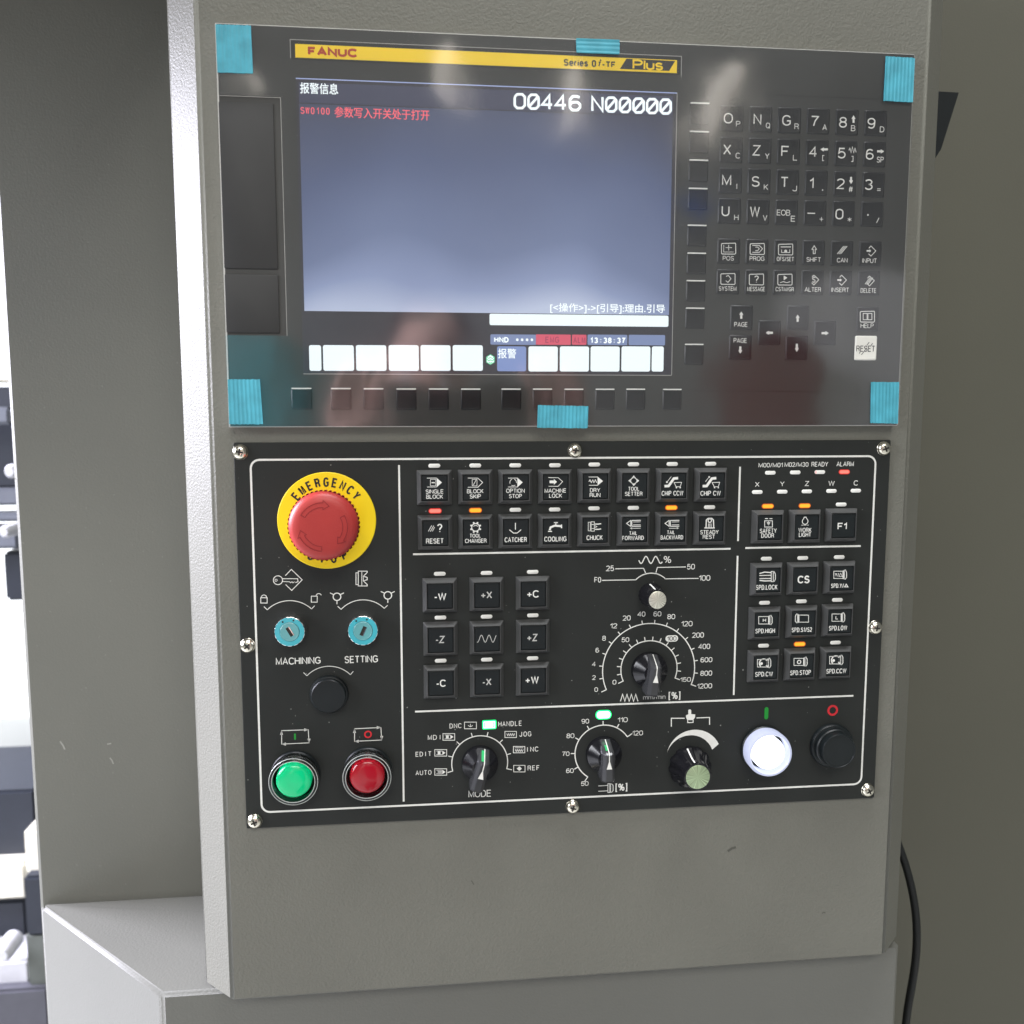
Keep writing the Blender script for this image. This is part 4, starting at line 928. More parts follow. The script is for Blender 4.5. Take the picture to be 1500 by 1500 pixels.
for x0_, x1_ in ((774.1, 817), (820, 862.7), (865.1, 907.6), (910.3, 952.5), (954.7, 972)): field('soft_key_field', lcd_white, x0_, 507.5, x1_, 544.2, 1.0)
LT = LY - .06
def stext(zoom, items, m, bold=.02):
    for t_, x, y, w, h in items:
        i = Ink(zoom.on(LT), .06).t(t_, x, y, w, h, bold)
        if any(ord(ch) > 0x2fff for ch in t_): i.y -= .03; i.t(t_, x + 1.6, y, w, h); i.y -= .03; i.t(t_, x + .8, y + 1.2, w, h)
        i.build('screen_text', m, scr)
stext(U1, [('报警信息', 627, 411, 208, 58)], lcd_txt, .02)
FACE[0] = MONO
stext(U1, [('SW0100', 606, 534, 160, 37)], lcd_red, .014)
stext(U1, [('参数写入开关处于打开', 974, 549, 520, 56)], lcd_red, .01)
stext(U5, [('[<操作>]->[引导]:理由.引导', 812, 130, 680, 56)], lcd_txt, .03)
stext(U5, [('HND', 180, 315, 86, 32), ('****', 318, 315, 106, 22), ('13:38:37', 812, 319, 208, 34)], lcd_txt, .05)
stext(U5, [('EMG', 482, 315, 82, 36), ('ALM', 643, 317, 72, 36)], lcd_pinktxt, .02)
FACE[0] = SANS
stext(U5, [('报警', 213, 396, 108, 56)], lcd_txt, .03)
i = Ink(U5.on(LT), .06); i.p((92, 418), (115, 403), (138, 418), (138, 448), (115, 462), (92, 448)); i.build('screen_icon', lcd_txt, scr)
i = Ink(U5.on(LT), .12); i.l((94, 430), (105, 440), (115, 434), (127, 440), (137, 430), w=5).l((94, 418), (104, 426), (115, 420), (127, 426), (137, 418), w=4).l((106, 448), (115, 455), (125, 448), w=5).l((115, 403), (138, 418), (138, 448), (115, 462), (92, 448), (92, 418), w=4, closed=True); i.build('screen_icon', lcd_green, scr)
# big program and sequence numbers with slashed zeros
ST = {'O': [[(0, .2), (.25, 0), (.75, 0), (1, .2), (1, .8), (.75, 1), (.25, 1), (0, .8), (0, .2)]],
      '0': [[(0, .2), (.25, 0), (.75, 0), (1, .2), (1, .8), (.75, 1), (.25, 1), (0, .8), (0, .2)], [(.05, .88), (.95, .12)]],
      '4': [[(.72, 1), (.72, 0), (0, .68), (1, .68)]],
      '6': [[(.95, .08), (.7, 0), (.28, 0), (0, .25), (0, .8), (.25, 1), (.75, 1), (1, .8), (1, .6), (.75, .43), (.25, .43), (0, .6)]],
      'N': [[(0, 1), (0, 0), (1, 1), (1, 0)]]}
def big(word, xs, y0, slope):
    for ch, x in zip(word, xs):
        i = Ink(U2.on(LT), .06)
        for pl in ST[ch]: i.l(*[(x + 62 * u, y0 + slope * (x - 300) + 84 * v) for u, v in pl], w=15)
        i.build('screen_text', lcd_txt, scr)
big('O0446', (308, 392, 475, 558, 645), 492, .037)
big('N00000', (782, 866, 950, 1033, 1116, 1198), 492, .037)

# membrane keys
MY = UY - .75
kb = MB(); o_ = rr(0, 0, 14.0, 14.6, .9, 3); i_ = rr(0, 0, 12.6, 13.2, .8, 3); j_ = rr(0, 0, 10.8, 11.2, .8, 3)
kb.rings([[(x, 0, z) for x, z in o_], [(x, -.12, z) for x, z in o_], [(x, -.75, z) for x, z in i_], [(x, -.62, z) for x, z in j_]]); MK = kb.mesh('membrane_key', smooth=20); MK.materials.append(mkey_m)
MKR = MK.copy(); MKR.materials.clear(); MKR.materials.append(reset_m)
def mkey(word, px, py, white=False):
    c = at(px, py, UY - .4)
    o = link('membrane_key', MKR if white else MK, None, unit, loc=(c[0], UY, c[1]), label=('ivory key marked ' if white else 'dark membrane key marked ') + word)
    return o, c
def mleg(k_, ink_, m=ink):
    o, c = k_
    ink_.mb.v = [(x - c[0], y - UY, z - c[1]) for x, y, z in ink_.mb.v]; ink_.build('legend', m, o)
rows = [((1072.1, 173.5), (1282.8, 180.5)), ((1071.1, 219.6), (1281.0, 226.2)), ((1069.9, 264.4), (1279.4, 270.6)), ((1068.5, 309.1), (1277.3, 313.9)), ((1067.3, 368), (1274.6, 371.8)), ((1066.3, 412.9), (1272.7, 414.8))]
big_l = [[('O', 'P'), ('N', 'Q'), ('G', 'R'), ('7', 'A'), ('8', 'B'), ('9', 'D')], [('X', 'C'), ('Z', 'Y'), ('F', 'L'), ('4', '['), ('5', ']'), ('6', 'SP')], [('M', 'I'), ('S', 'K'), ('T', 'J'), ('1', '.'), ('2', '#'), ('3', '=')], [('U', 'H'), ('W', 'V'), ('EOB', 'E'), ('-', '+'), ('0', '*'), ('.', '/')]]
bp = [[(320, 472), (498, 478), (675, 485), (848, 490), (1020, 497), (1193, 503)], [(313, 663), (492, 668), (667, 673), (838, 677), (1012, 685), (1183, 692)], [(310, 850), (487, 858), (663, 862), (828, 868), (1005, 872), (1177, 877)], [(303, 1038), (482, 1042), (657, 1048), (826, 1052), (998, 1057), (1172, 1062)]]
sp_ = [[(380, 507), (562, 517), (737, 522), (908, 527), (1082, 533), (1258, 540)], [(378, 700), (557, 703), (728, 712), (900, 715), (1076, 720), (1247, 725)], [(372, 887), (550, 892), (725, 900), (895, 910), (1067, 905), (1239, 908)], [(369, 1077), (544, 1080), (715, 1085), (888, 1088), (1060, 1090), (1232, 1095)]]
WB = {'W': 60, 'M': 56, 'O': 56, '1': 26, '-': 46, '.': 9, 'G': 52}; WS = {'I': 5, '.': 7, 'SP': 42, '[': 14, ']': 14, '/': 18, '=': 25, '*': 26, '+': 26, '#': 26}
HB = {'-': 6, '.': 9}; HS = {'.': 7, '=': 13, '*': 26, '+': 26}
for r in range(4):
    for c_ in range(6):
        a, b_ = rows[r]; t = c_ / 5
        k_ = mkey(' '.join(big_l[r][c_]), a[0] + (b_[0] - a[0]) * t, a[1] + (b_[1] - a[1]) * t)
        i = Ink(U3.on(MY + .1), .12); B1, S1 = big_l[r][c_]; x, y = bp[r][c_]
        if B1 == 'EOB': i.t('EOB', x, y, 82, 33, .004)
        else: i.t(B1, x, y, WB.get(B1, 48), HB.get(B1, 60), .006)
        x, y = sp_[r][c_]; i.t(S1, x, y, WS.get(S1, 27), HS.get(S1, 33), .006)
        if B1 == '8': i.l((1084, 500), (1084, 475), w=12).p((1071, 476), (1084, 454), (1097, 476))
        if B1 == '4': i.l((902, 662), (928, 662), w=12).p((902, 649), (882, 662), (902, 676))
        if B1 == '6': i.l((1228, 674), (1252, 674), w=12).p((1250, 661), (1271, 674), (1250, 688))
        if B1 == '2': i.l((1069, 830), (1069, 852), w=12).p((1056, 851), (1069, 874), (1082, 851))
        if B1 == '5': i.l((1056, 668), (1062, 655), (1069, 682), (1077, 648), (1085, 682), (1093, 655), (1100, 680), w=5)
        mleg(k_, i)
fn = [['POS', 'PROG', 'OFS/SET', 'SHIFT', 'CAN', 'INPUT'], ['SYSTEM', 'MESSAGE', 'CSTM/GR', 'ALTER', 'INSERT', 'DELETE']]
fp = [[(320, 243, 68), (495, 245, 90), (668, 248, 105), (841, 251, 88), (1015, 255, 65), (1182, 258, 88)], [(316, 428, 108), (490, 431, 108), (664, 432, 112), (836, 434, 100), (1003, 436, 108), (1175, 440, 95)]]
def boxed(i, x, y): i.l((x - 40, y - 30), (x + 40, y - 32), (x + 43, y - 26), (x + 43, y + 30), (x + 38, y + 35), (x - 40, y + 34), (x - 44, y + 28), (x - 44, y - 25), w=4.5, closed=True)
for r in range(2):
    for c_ in range(6):
        a, b_ = rows[4 + r]; t = c_ / 5; wd = fn[r][c_]
        k_ = mkey(wd, a[0] + (b_[0] - a[0]) * t, a[1] + (b_[1] - a[1]) * t)
        i = Ink(U4.on(MY + .1), .12); x, y, w = fp[r][c_]; i.t(wd, x, y, w, 26, .008)
        x, y = x + 2, y - 60
        if wd in ('POS', 'PROG', 'OFS/SET', 'SYSTEM', 'MESSAGE', 'CSTM/GR'): boxed(i, x, y)
        if wd == 'POS': i.l((x, y - 22), (x, y + 12), w=4).l((x - 18, y - 5), (x + 20, y - 5), w=4).l((x - 30, y - 22), (x - 30, y + 22), (x + 30, y + 22), w=3)
        if wd == 'PROG': i.l((x - 30, y - 20), (x + 12, y - 20), (x + 32, y), (x + 12, y + 22), (x - 30, y + 22), w=4).l((x - 12, y - 10), (x + 2, y - 10), (x + 12, y), (x + 2, y + 12), (x - 12, y + 12), w=4)
        if wd == 'OFS/SET': i.l((x - 30, y - 14), (x + 32, y - 14), w=5).d(x, y + 12, 9).l((x - 25, y + 2), (x - 25, y + 20), (x + 25, y + 20), (x + 25, y + 2), w=4)
        if wd == 'SHIFT': i.l((x - 5, y + 24), (x - 5, y - 2), (x - 13, y - 2), (x + 1, y - 24), (x + 15, y - 2), (x + 7, y - 2), (x + 7, y + 24), w=4, closed=True)
        if wd == 'CAN':
            for s_ in (-10, 0, 10): i.l((x - 22 + s_, y + 22), (x + 18 + s_, y - 26), w=4)
        if wd in ('INPUT', 'INSERT'): i.l((x - 6, y - 16), (x + 6, y - 30), (x + 36, y), (x + 6, y + 32), (x - 8, y + 18), w=4).l((x - 20, y), (x - 2, y), w=9).p((x - 3, y - 10), (x + 8, y), (x - 3, y + 10))
        if wd == 'SYSTEM': i.l((x - 12, y - 14), (x + 2, y - 20), (x + 18, y), (x, y + 22), (x - 14, y + 12), w=4)
        if wd == 'MESSAGE': i.t('?', x, y, 26, 42, .01)
        if wd == 'CSTM/GR': i.p((x - 8, y - 24), (x + 14, y - 10), (x - 8, y + 6)).l((x - 30, y + 20), (x - 10, y + 14), (x + 10, y + 20), (x + 32, y + 14), w=4)
        if wd in ('ALTER', 'DELETE'): i.l((x - 8, y - 16), (x + 4, y - 28), (x + 34, y), (x + 4, y + 32), (x - 10, y + 18), w=4)
        if wd == 'ALTER': i.t('S', x + 4, y, 20, 34, .01)
        if wd == 'DELETE':
            for s_ in (-9, 0, 9): i.l((x - 14 + s_, y + 22), (x + 16 + s_, y - 18), w=4)
        mleg(k_, i)
for wd, px, py in (('PAGE up', 1086, 465.2), ('PAGE down', 1084.3, 508.9), ('left arrow', 1127, 487.3), ('up arrow', 1168.8, 465.7), ('down arrow', 1166.9, 509.6), ('right arrow', 1208.4, 488), ('HELP', 1270.8, 467.6), ('RESET', 1268.4, 509.8)):
    k_ = mkey(wd, px, py, wd == 'RESET'); i = Ink(U4.on(MY + .1), .12)
    def arrow(x, y, dx, dy, L_=44):
        i.l((x - dx * L_ / 2, y - dy * L_ / 2), (x + dx * 4, y + dy * 4), w=13); i.p((x + dx * 2 - dy * 13, y + dy * 2 + dx * 13), (x + dx * L_ / 2, y + dy * L_ / 2), (x + dx * 2 + dy * 13, y + dy * 2 - dx * 13))
    if wd == 'PAGE up': i.t('PAGE', 397, 647, 82, 28, .008); arrow(399, 590, 0, -1)
    if wd == 'PAGE down': i.t('PAGE', 393, 745, 82, 28, .008); arrow(393, 803, 0, 1)
    if wd == 'left arrow': arrow(570, 698, -1, 0)
    if wd == 'right arrow': arrow(911, 700, 1, 0)
    if wd == 'up arrow': arrow(743, 609, 0, -1)
    if wd == 'down arrow': arrow(738, 790, 0, 1, 50)
    if wd == 'HELP': i.t('HELP', 1167, 655, 80, 26, .008); boxed(i, 1169, 598); i.r(1143, 580, 1167, 618, 4).r(1172, 580, 1196, 618, 4)
    if wd == 'RESET': i.t('RESET', 1158, 795, 115, 35, .008).l((1188, 780), (1200, 762), w=4).l((1165, 775), (1180, 755), w=4).l((1118, 825), (1130, 808), w=4).l((1132, 832), (1165, 790), w=4)
    mleg(k_, i, dark_ink if wd == 'RESET' else ink)
# soft keys with a pale upper edge
sb = MB(); o_ = rr(0, 0, 11.7, 11.8, .8, 3); i_ = rr(0, 0, 10.4, 10.6, .7, 3); j_ = rr(0, 0, 8.6, 8.8, .7, 3)
sb.rings([[(x, 0, z) for x, z in o_], [(x, -.12, z) for x, z in o_], [(x, -.7, z) for x, z in i_], [(x, -.55, z) for x, z in j_]]); SK = sb.mesh('soft_key', smooth=20); SK.materials.append(mkey_m)
tb = MB(); tb.prism(rr(0, 6.05, 11.2, .75, .3, 2), -.9, 0); TK = tb.mesh('pale_edge', smooth=0); TK.materials.append(ink)
for x, y in [(1025.3, 151.2), (1024.3, 192.9), (1023.6, 234.7), (1022.6, 276.2), (1021.2, 330.2), (1020.5, 371), (1019.3, 411.3), (1018.3, 451.5), (1016.9, 504.5), (441.6, 569), (499.3, 569.2), (547.1, 569.5), (595, 569.8), (642.3, 569.8), (689.6, 570), (748.7, 570), (794.8, 570), (840.7, 570.2), (886.3, 570.2), (931.2, 570.2), (984.8, 570.5)]:
    c = at(x, y, UY - .5)
    o = link('soft_key', SK, None, unit, loc=(c[0], UY, c[1] - 6.05)); link('pale_edge', TK, None, o)

# clear protective film over everything but the card slots
def film_mat():
    M = bpy.data.materials.new('clear_film'); M.use_nodes = True
    nt = M.node_tree; N = nt.nodes; L = nt.links
    for n_ in list(N): 
        if n_.type != 'OUTPUT_MATERIAL': N.remove(n_)
    out = [n_ for n_ in N if n_.type == 'OUTPUT_MATERIAL'][0]
    tr = N.new('ShaderNodeBsdfTransparent'); tr.inputs[0].default_value = (0.97, 0.97, 0.97, 1)
    gl = N.new('ShaderNodeBsdfAnisotropic'); gl.inputs['Roughness'].default_value = 0.08; gl.inputs['Color'].default_value = (1, 1, 1, 1)
    ge = N.new('ShaderNodeNewGeometry'); dt = N.new('ShaderNodeVectorMath'); dt.operation = 'DOT_PRODUCT'
    L.new(ge.outputs['Incoming'], dt.inputs[0]); L.new(ge.outputs['Normal'], dt.inputs[1])
    ab = N.new('ShaderNodeMath'); ab.operation = 'ABSOLUTE'; L.new(dt.outputs['Value'], ab.inputs[0])
    su = N.new('ShaderNodeMath'); su.operation = 'SUBTRACT'; su.inputs[0].default_value = 1; L.new(ab.outputs[0], su.inputs[1])
    pw = N.new('ShaderNodeMath'); pw.operation = 'POWER'; pw.inputs[1].default_value = 5; L.new(su.outputs[0], pw.inputs[0])
    mu = N.new('ShaderNodeMath'); mu.operation = 'MULTIPLY_ADD'; mu.inputs[1].default_value = 0.9; mu.inputs[2].default_value = 0.105; mu.use_clamp = True
    L.new(pw.outputs[0], mu.inputs[0])
    tc = N.new('ShaderNodeTexCoord'); nz = N.new('ShaderNodeTexNoise'); nz.inputs['Scale'].default_value = 14; nz.inputs['Detail'].default_value = 1.5
    bp_ = N.new('ShaderNodeBump'); bp_.inputs['Strength'].default_value = 0.35; bp_.inputs['Distance'].default_value = 0.002
    L.new(tc.outputs['Object'], nz.inputs['Vector']); L.new(nz.outputs['Fac'], bp_.inputs['Height'])
    L.new(bp_.outputs[0], gl.inputs['Normal'])
    mx = N.new('ShaderNodeMixShader'); L.new(mu.outputs[0], mx.inputs[0]); L.new(tr.outputs[0], mx.inputs[1]); L.new(gl.outputs[0], mx.inputs[2])
    L.new(mx.outputs[0], out.inputs[0])
    return M
film = film_mat()
FY = UY - 1.5
mb = MB(); mb.flat([(.3, uz0 + .3), (399.8, uz0 + .3), (399.8, -.2), (.3, -.2), (.3, SZ1), (SX, SZ1), (SX, SZ0), (.3, SZ0)], FY)
mb.build('protective_film', film, unit, smooth=0, recalc=False)

# blue tape strips that hold the film
def tape(pts, lab, vertical=True):
    rag = lambda: random.uniform(-.18, .18)
    P_ = [at(x, y, FY - .3) for x, y in pts]
    w = math.hypot(P_[1][0] - P_[0][0], P_[1][1] - P_[0][1]); h = math.hypot(P_[3][0] - P_[0][0], P_[3][1] - P_[0][1])
    n = int((w if vertical else h) / .55); mb = MB()
    rows_ = []
    for i_ in range(n + 1):
        t = i_ / n
        if vertical: a = [P_[0][k_] + (P_[1][k_] - P_[0][k_]) * t for k_ in (0, 1)]; c = [P_[3][k_] + (P_[2][k_] - P_[3][k_]) * t for k_ in (0, 1)]
        else: a = [P_[0][k_] + (P_[3][k_] - P_[0][k_]) * t for k_ in (0, 1)]; c = [P_[1][k_] + (P_[2][k_] - P_[1][k_]) * t for k_ in (0, 1)]
        y = FY - .38 - (.14 if (i_ % 4) < 2 else 0) - random.uniform(0, .05)
        rows_.append((a, c, y))
    for k_, (a, c, y) in enumerate(rows_): ra, rc = (rag(), rag()); a = (a[0], a[1] + ra) if vertical else (a[0] + ra, a[1]); c = (c[0], c[1] + rc) if vertical else (c[0] + rc, c[1]); mb.v += [(a[0], y, a[1]), (c[0], y, c[1]), (c[0], FY - .1, c[1]), (a[0], FY - .1, a[1])]
    for k_ in range(n):
        o_ = 4 * k_
        for j_ in range(4): mb.f.append((o_ + j_, o_ + (j_ + 1) % 4, o_ + 4 + (j_ + 1) % 4, o_ + 4 + j_))
    mb.f.append((0, 1, 2, 3)); mb.f.append(tuple(4 * n + j_ for j_ in (0, 1, 2, 3)))
    mb.build('blue_tape', tape_m, None, smooth=0, label=lab, category='tape strip', group='blue tape strips holding the film')
tape(((315.6, 35.7), (367.5, 37.3), (370.7, 107.7), (318.6, 106.1)), 'blue ribbed tape strip on the top left corner of the screen unit')
tape(((843.7, 56), (907.5, 58.4), (907.5, 79.5), (844.2, 77.1)), 'short wide blue tape strip on the top edge above the word Plus', False)
tape(((1297.7, 82.3), (1340.0, 85.2), (1337, 150), (1294.3, 147.6)), 'blue ribbed tape strip on the top right corner above the number keys')
tape(((333.5, 555.7), (380.7, 555.7), (385.4, 621.5), (336, 621.5)), 'blue ribbed tape strip on the bottom left corner below the card slot covers')
tape(((787.9, 593.4), (861.9, 595.1), (860.9, 627.2), (786.9, 626.7)), 'wide blue tape strip on the bottom edge under the soft keys')
tape(((1276, 559.5), (1317.0, 560), (1315.0, 620.5), (1275, 619.5)), 'blue ribbed tape strip on the bottom right corner below the ivory reset key')

# ================================================================== the hall seen past the left edge of the wall
def P3(px, py, Y): a = at(px, py, Y); return a
def hallbox(name, m, x0, y0, x1, y1, Y, depth, parent=None, **pr):
    xa, xb, za, zb = rect_px(x0, y0, x1, y1, Y)
    mb = MB(); mb.box(xa, xb, Y, Y + depth, za, zb)
    me = mb.mesh(name, smooth=0); b = bmesh.new(); b.from_mesh(me); bmesh.ops.bevel(b, geom=list(b.edges), offset=.004, segments=2, affect='EDGES'); b.to_mesh(me); b.free()
    return link(name, me, m, parent, **pr)
win_m = mat('bright_window', (0.8, 0.8, 0.8), 0.5, emit=(0.92, 0.97, 1.0), estr=1.6, var=0.0)
w_ = hallbox('hall_window', win_m, -420, 60, 66, 1400, 3400, 40); w_['label'] = 'blown out white window far behind the left edge of the wall'; w_['category'] = 'window'
xg, _ = at(-400, 0, 3300), 0
floor = MB(); floor.box(-5000, 5000, -7000, 3600, -1540, -1500); fl = floor.build('hall_floor', mat('hall_floor_grey', (0.42, 0.43, 0.41), 0.45, var=.15, vscale=1.5), None, smooth=0, label='grey hall floor', category='floor'); fl['kind'] = 'structure'
t = thing('neighbour_machine', 'out of focus dark and cream machine behind the left edge of the wall', 'machine')
YN = 900
hallbox('window_frame', mcream, -200, 440, 16, 560, YN, 60, t)
hallbox('guard', mdark, -200, 566, 30, 716, YN, 60, t)
hallbox('bar', mslate, -200, 596, 14, 622, YN - 60, 30, t); hallbox('bar', mslate, -200, 716, 34, 742, YN - 10, 40, t); hallbox('bar', mslate, -200, 752, 34, 766, YN - 10, 40, t); hallbox('bar', mslate, -200, 774, 26, 806, YN - 20, 60, t)
hallbox('guard', mdark, 6, 808, 44, 880, YN, 60, t)
hallbox('bed', mdark, -200, 1162, 54, 1272, YN, 200, t)
hallbox('beam', mcream, -200, 1270, 38, 1323, YN - 30, 120, t)
hallbox('bracket', mcream, 36, 1216, 62, 1282, YN - 60, 40, t)
hallbox('base', mdark, -200, 1325, 40, 1414, YN, 120, t)
hallbox('post', mdark, 36, 1284, 70, 1372, YN - 80, 60, t); hallbox('post', mat('dull_green_metal', (.10, .11, .10), .5), 40, 1368, 72, 1470, YN - 80, 60, t)
hallbox('tray', mgrey, -200, 1414, 44, 1458, YN - 70, 120, t)
hallbox('base', mat('slate_paint', (.07, .07, .085), .5), -200, 1456, 76, 1640, YN - 90, 200, t)
# a few roundish fittings
for x, y, r in ((12, 778, 9), (8, 1392, 14), (20, 690, 10)):
    a = at(x, y, YN - 90); mb = MB(); mb.lathe(a[0], a[1], [(r, YN - 60), (r, YN - 95), (r * .6, YN - 105), (.01, YN - 105)], 20, False, False); mb.build('fitting', mgrey, t)

# ================================================================== behind the camera: what the film mirrors
def refl(px, py, Yd):
    x, z = at(px, py, FY); d = Vector((x - CX, FY - CY, z - CZ)); tt = (FY - Yd) / d.y
    return (x + d.x * tt, z + d.z * tt)
hw = MB(); hw.box(-5200, 5200, -7100, -7000, -1500, 4200)
o = hw.build('hall_back_wall', mat('hall_wall_paint', (0.42, 0.43, 0.42), .7, var=.2, vscale=.8), None, smooth=0, label='pale hall wall behind the photographer', category='wall'); 
lamp_e = mat('lamp_glow', (.9, .9, .85), .5, emit=(1.0, .90, .78), estr=2.9, var=0.0)
hl = (((1030, 190), (1078, 116), 17, 'slanted tube of light on the hall ceiling, right of the others'), ((832, 120), (834, 172), 17, 'round ended hall lamp between its two neighbours'), ((662, 95), (666, 130), 15, 'hall lamp left of the middle one'), ((362, 112), (367, 140), 10, 'small hall lamp far to the left'))
for p, q, r, lb in hl:
    a = refl(*p, -5200); b_ = refl(*q, -5200); k = abs(refl(p[0] + 10, p[1], -5200)[0] - refl(p[0], p[1], -5200)[0]) / 10
    d = Vector((b_[0] - a[0], 0, b_[1] - a[1])); L_ = d.length; n_ = 8
    root = thing('hall_lamp', lb, 'ceiling lamp', 'lamps in the hall behind the photographer')
    mb = MB(); prof = [(.01, -r * k)] + [(r * k * math.cos(t_), -r * k * math.sin(t_) * -1 * -1) for t_ in (1.1, .6, 0)] + [(r * k * math.cos(t_), L_ + r * k * math.sin(t_)) for t_ in (0, .6, 1.1)] + [(.01, L_ + r * k)]
    mb.lathe(0, 0, prof, 20, False, False)
    o = mb.build('lamp_tube', lamp_e, root, loc=(a[0], -5200, a[1])); o.rotation_mode = 'QUATERNION'; o.rotation_quaternion = Vector((0, 1, 0)).rotation_difference(d.normalized())
    mb = MB(); mid = ((a[0] + b_[0]) / 2, (a[1] + b_[1]) / 2); mb.lathe(0, 0, [(r * k * .5, 0), (r * k * .9, 120), (r * k * .9, 200)], 16, True, True)
    mb.build('lamp_housing', mdark, root, loc=(mid[0], -5600, mid[1]))
def far(name, m, x0, y0, x1, y1, Y, depth, label, cat):
    a = refl(x0, y1, Y); b_ = refl(x1, y0, Y); mb = MB(); mb.box(a[0], b_[0], Y - depth, Y, a[1], b_[1]); me = mb.mesh(name, smooth=0)
    b = bmesh.new(); b.from_mesh(me); bmesh.ops.bevel(b, geom=list(b.edges), offset=.03, segments=2, affect='EDGES'); b.to_mesh(me); b.free()
    link(name, me, m, None, label=label, category=cat)
far('red_tool_cabinet', mat('red_cabinet_paint', (.13, .012, .012), .4), 1115, 500, 1200, 690, -2600, 500, 'red tool cabinet standing in the hall behind the photographer', 'cabinet')
far('teal_machine', mat('teal_paint', (.03, .30, .32), .4), 300, 490, 420, 700, -2600, 600, 'teal machine standing in the hall left of the photographer', 'machine')
far('pale_cabinet', mat('pale_cabinet_paint', (.62, .62, .60), .4), 1215, 400, 1420, 700, -2900, 600, 'pale cabinet in the hall right of the red one', 'cabinet')
far('blue_crate', mat('blue_crate_plastic', (.01, .10, .42), .4), 1010, 270, 1036, 312, -3400, 200, 'small blue box high on the hall wall', 'box')

# photographer holding a phone where the picture was taken from
def skin(name, V, E, m, parent, lv=2, root=0, **pr):
    me = bpy.data.meshes.new(name); me.from_pydata([(x * K, y * K, z * K) for x, y, z, r in V], E, [])
    o = bpy.data.objects.new(name, me); COL.objects.link(o)
    md = o.modifiers.new('skin', 'SKIN'); md.use_smooth_shade = True
    for k_, v in enumerate(V):
        sv = me.skin_vertices[0].data[k_]; rr_ = v[3] if isinstance(v[3], tuple) else (v[3], v[3]); sv.radius = (rr_[0] * K, rr_[1] * K); sv.use_root = (k_ == root)
    sd = o.modifiers.new('sub', 'SUBSURF'); sd.levels = lv; sd.render_levels = lv
    dg = bpy.context.evaluated_depsgraph_get(); dg.update()
    m2 = bpy.data.meshes.new_from_object(o.evaluated_get(dg)); m2.name = name
    bpy.data.objects.remove(o); m2.materials.clear()
    for p_ in m2.polygons: p_.use_smooth = True
    return link(name, m2, m, parent, **pr)
skin_m = mat('skin', (0.70, 0.44, 0.36), .5, var=.08, vscale=20)
shirt_m = mat('dark_shirt_cloth', (0.035, 0.045, 0.06), .85, var=.2, vscale=15)
trouser_m = mat('dark_trousers_cloth', (0.03, 0.03, 0.035), .85, var=.2, vscale=15)
person = thing('person', 'person in a dark shirt holding up a phone in front of the panel', 'person')
px_, py_ = CX + 30, CY - 430
hz = CZ + 40                               # eye height
V = [(px_, py_, hz - 640, (150, 105)), (px_, py_, hz - 420, (140, 100)), (px_, py_ + 5, hz - 250, (165, 105)), (px_, py_ + 10, hz - 155, (58, 58)),
     (px_, py_ + 25, hz - 85, (58, 66)), (px_, py_ + 20, hz + 5, (76, 92)), (px_, py_ + 10, hz + 75, (66, 78)), (px_, py_ + 5, hz + 108, (30, 36))]
E_ = [(k_, k_ + 1) for k_ in range(7)]
def chain(pts, start):
    n = len(V)
    for p in pts: V.append(p)
    E_.append((start, n)); 
    for k_ in range(len(pts) - 1): E_.append((n + k_, n + k_ + 1))
    return len(V) - 1
for s_ in (-1, 1):
    sh = (px_ + s_ * 185, py_, hz - 215, 55); el = (px_ + s_ * 265, py_ + 60, hz - 480, 42)
    hxw = CX - 62 if s_ < 0 else CX + 175
    wr = (hxw + s_ * 22, CY - 60, CZ - 100, (24, 30))
    palm = (hxw, CY - 28, CZ - 45, (40, 17))
    e = chain([sh, ((sh[0] + el[0]) / 2, (sh[1] + el[1]) / 2, (sh[2] + el[2]) / 2, 46), el, ((el[0] + wr[0]) / 2, (el[1] + wr[1]) / 2, (el[2] + wr[2]) / 2, 37), wr, palm], 2)
    for f_ in range(4):                    # fingers reach up behind and curl over the phone edge
        bx = hxw - s_ * (-26 + 17 * f_); ln = (62, 70, 66, 52)[f_]
        chain([(bx, CY - 24, CZ - 14, 9.5), (bx - s_ * 3, CY - 16, CZ - 14 + ln * .55, 8.8), (bx - s_ * 12, CY - 6, CZ - 14 + ln, 8), (bx - s_ * 20, CY + 2 if f_ else CY - 2, CZ - 10 + ln + 6, 6.5)], e)
    chain([(hxw - s_ * 34, CY - 40, CZ - 50, 12), (hxw - s_ * 46, CY - 34, CZ - 28, 10.5), (hxw - s_ * 42, CY - 20, CZ - 6, 9)], e)
skin('body', V, E_, skin_m, person)
SV = [(px_, py_, hz - 700, (172, 125)), (px_, py_, hz - 430, (160, 118)), (px_, py_, hz - 262, (180, 120)), (px_, py_ + 5, hz - 190, (85, 80))]; SE = [(0, 1), (1, 2), (2, 3)]
for s_ in (-1, 1):
    n = len(SV); SV += [(px_ + s_ * 188, py_, hz - 222, 66), (px_ + s_ * 225, py_ + 25, hz - 345, 58)]; SE += [(2, n), (n, n + 1)]
skin('shirt', SV, SE, shirt_m, person)
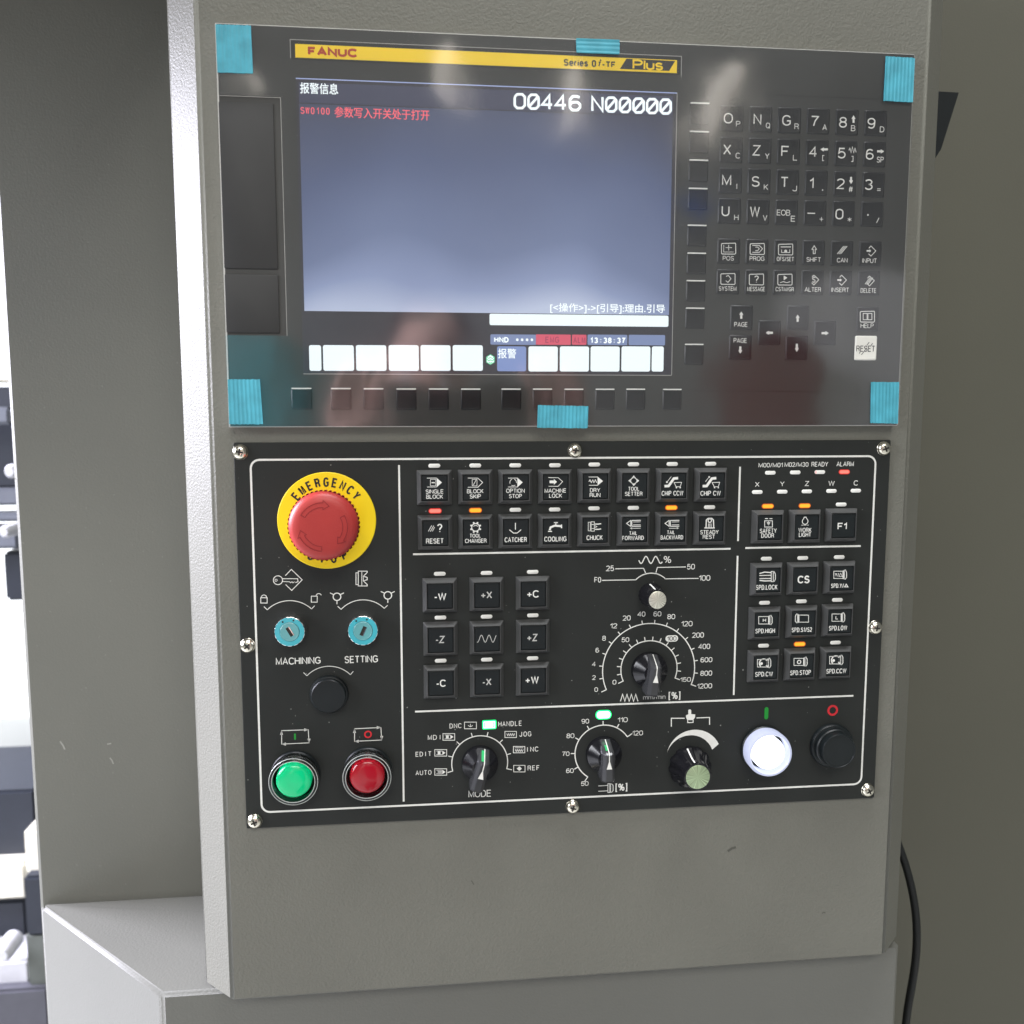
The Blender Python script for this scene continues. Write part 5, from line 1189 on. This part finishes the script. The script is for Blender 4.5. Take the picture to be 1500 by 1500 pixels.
skin('trousers', [(px_, py_, hz - 720, (160, 115)), (px_, py_, hz - 830, (150, 110)), (px_ - 95, py_, hz - 930, 92), (px_ - 105, py_, hz - 1180, 66), (px_ - 110, py_ - 10, -1440, 50), (px_ + 95, py_, hz - 930, 92), (px_ + 105, py_, hz - 1180, 66), (px_ + 110, py_ - 10, -1440, 50)], [(0, 1), (1, 2), (2, 3), (3, 4), (1, 5), (5, 6), (6, 7)], trouser_m, person)
for s_ in (-1, 1):
    skin('shoe', [(px_ + s_ * 110, py_ - 30, -1465, 38), (px_ + s_ * 112, py_ + 60, -1470, 36), (px_ + s_ * 114, py_ + 150, -1478, 26)], [(0, 1), (1, 2)], satin_black, person)
skin('hair', [(px_, py_ - 30, hz + 20, (80, 82)), (px_, py_ - 8, hz + 88, (80, 88)), (px_, py_ + 20, hz + 112, (50, 50))], [(0, 1), (1, 2)], mat('black_hair', (.01, .008, .008), .5), person)
for s_ in (-1, 1):
    skin('ear', [(px_ + s_ * 78, py_ + 5, hz - 22, 9), (px_ + s_ * 82, py_ - 2, hz + 6, 12)], [(0, 1)], skin_m, person)
    skin('eye', [(px_ + s_ * 31, py_ + 104, hz, 10), (px_ + s_ * 31, py_ + 106, hz + 1, 9)], [(0, 1)], mat('eye_white', (.7, .7, .7), .3), person)
skin('nose', [(px_, py_ + 108, hz + 2, 8), (px_, py_ + 122, hz - 36, 13)], [(0, 1)], skin_m, person)
skin('mouth', [(px_ - 22, py_ + 104, hz - 62, 6), (px_, py_ + 109, hz - 62, 8), (px_ + 22, py_ + 104, hz - 62, 6)], [(0, 1), (1, 2)], mat('lips', (.40, .14, .12), .5), person)
ph = thing('phone', 'black smartphone held sideways in both hands, its lens towards the panel', 'phone')
mb = MB(); o_ = rr(CX + 58, CZ - 8, 160, 76, 9, 5); i_ = rr(CX + 58, CZ - 8, 157, 73, 8, 5)
mb.rings([[(x, CY - 12, z) for x, z in i_], [(x, CY - 11, z) for x, z in o_], [(x, CY - 5, z) for x, z in o_], [(x, CY - 4, z) for x, z in i_]]); mb.build('phone_body', gloss_black, ph)
mb = MB(); mb.lathe(CX, CZ, [(9, CY - 4), (9, CY - 2.6), (5.5, CY - 2.6)], 24, False, False); mb.build('camera_ring', chrome, ph)
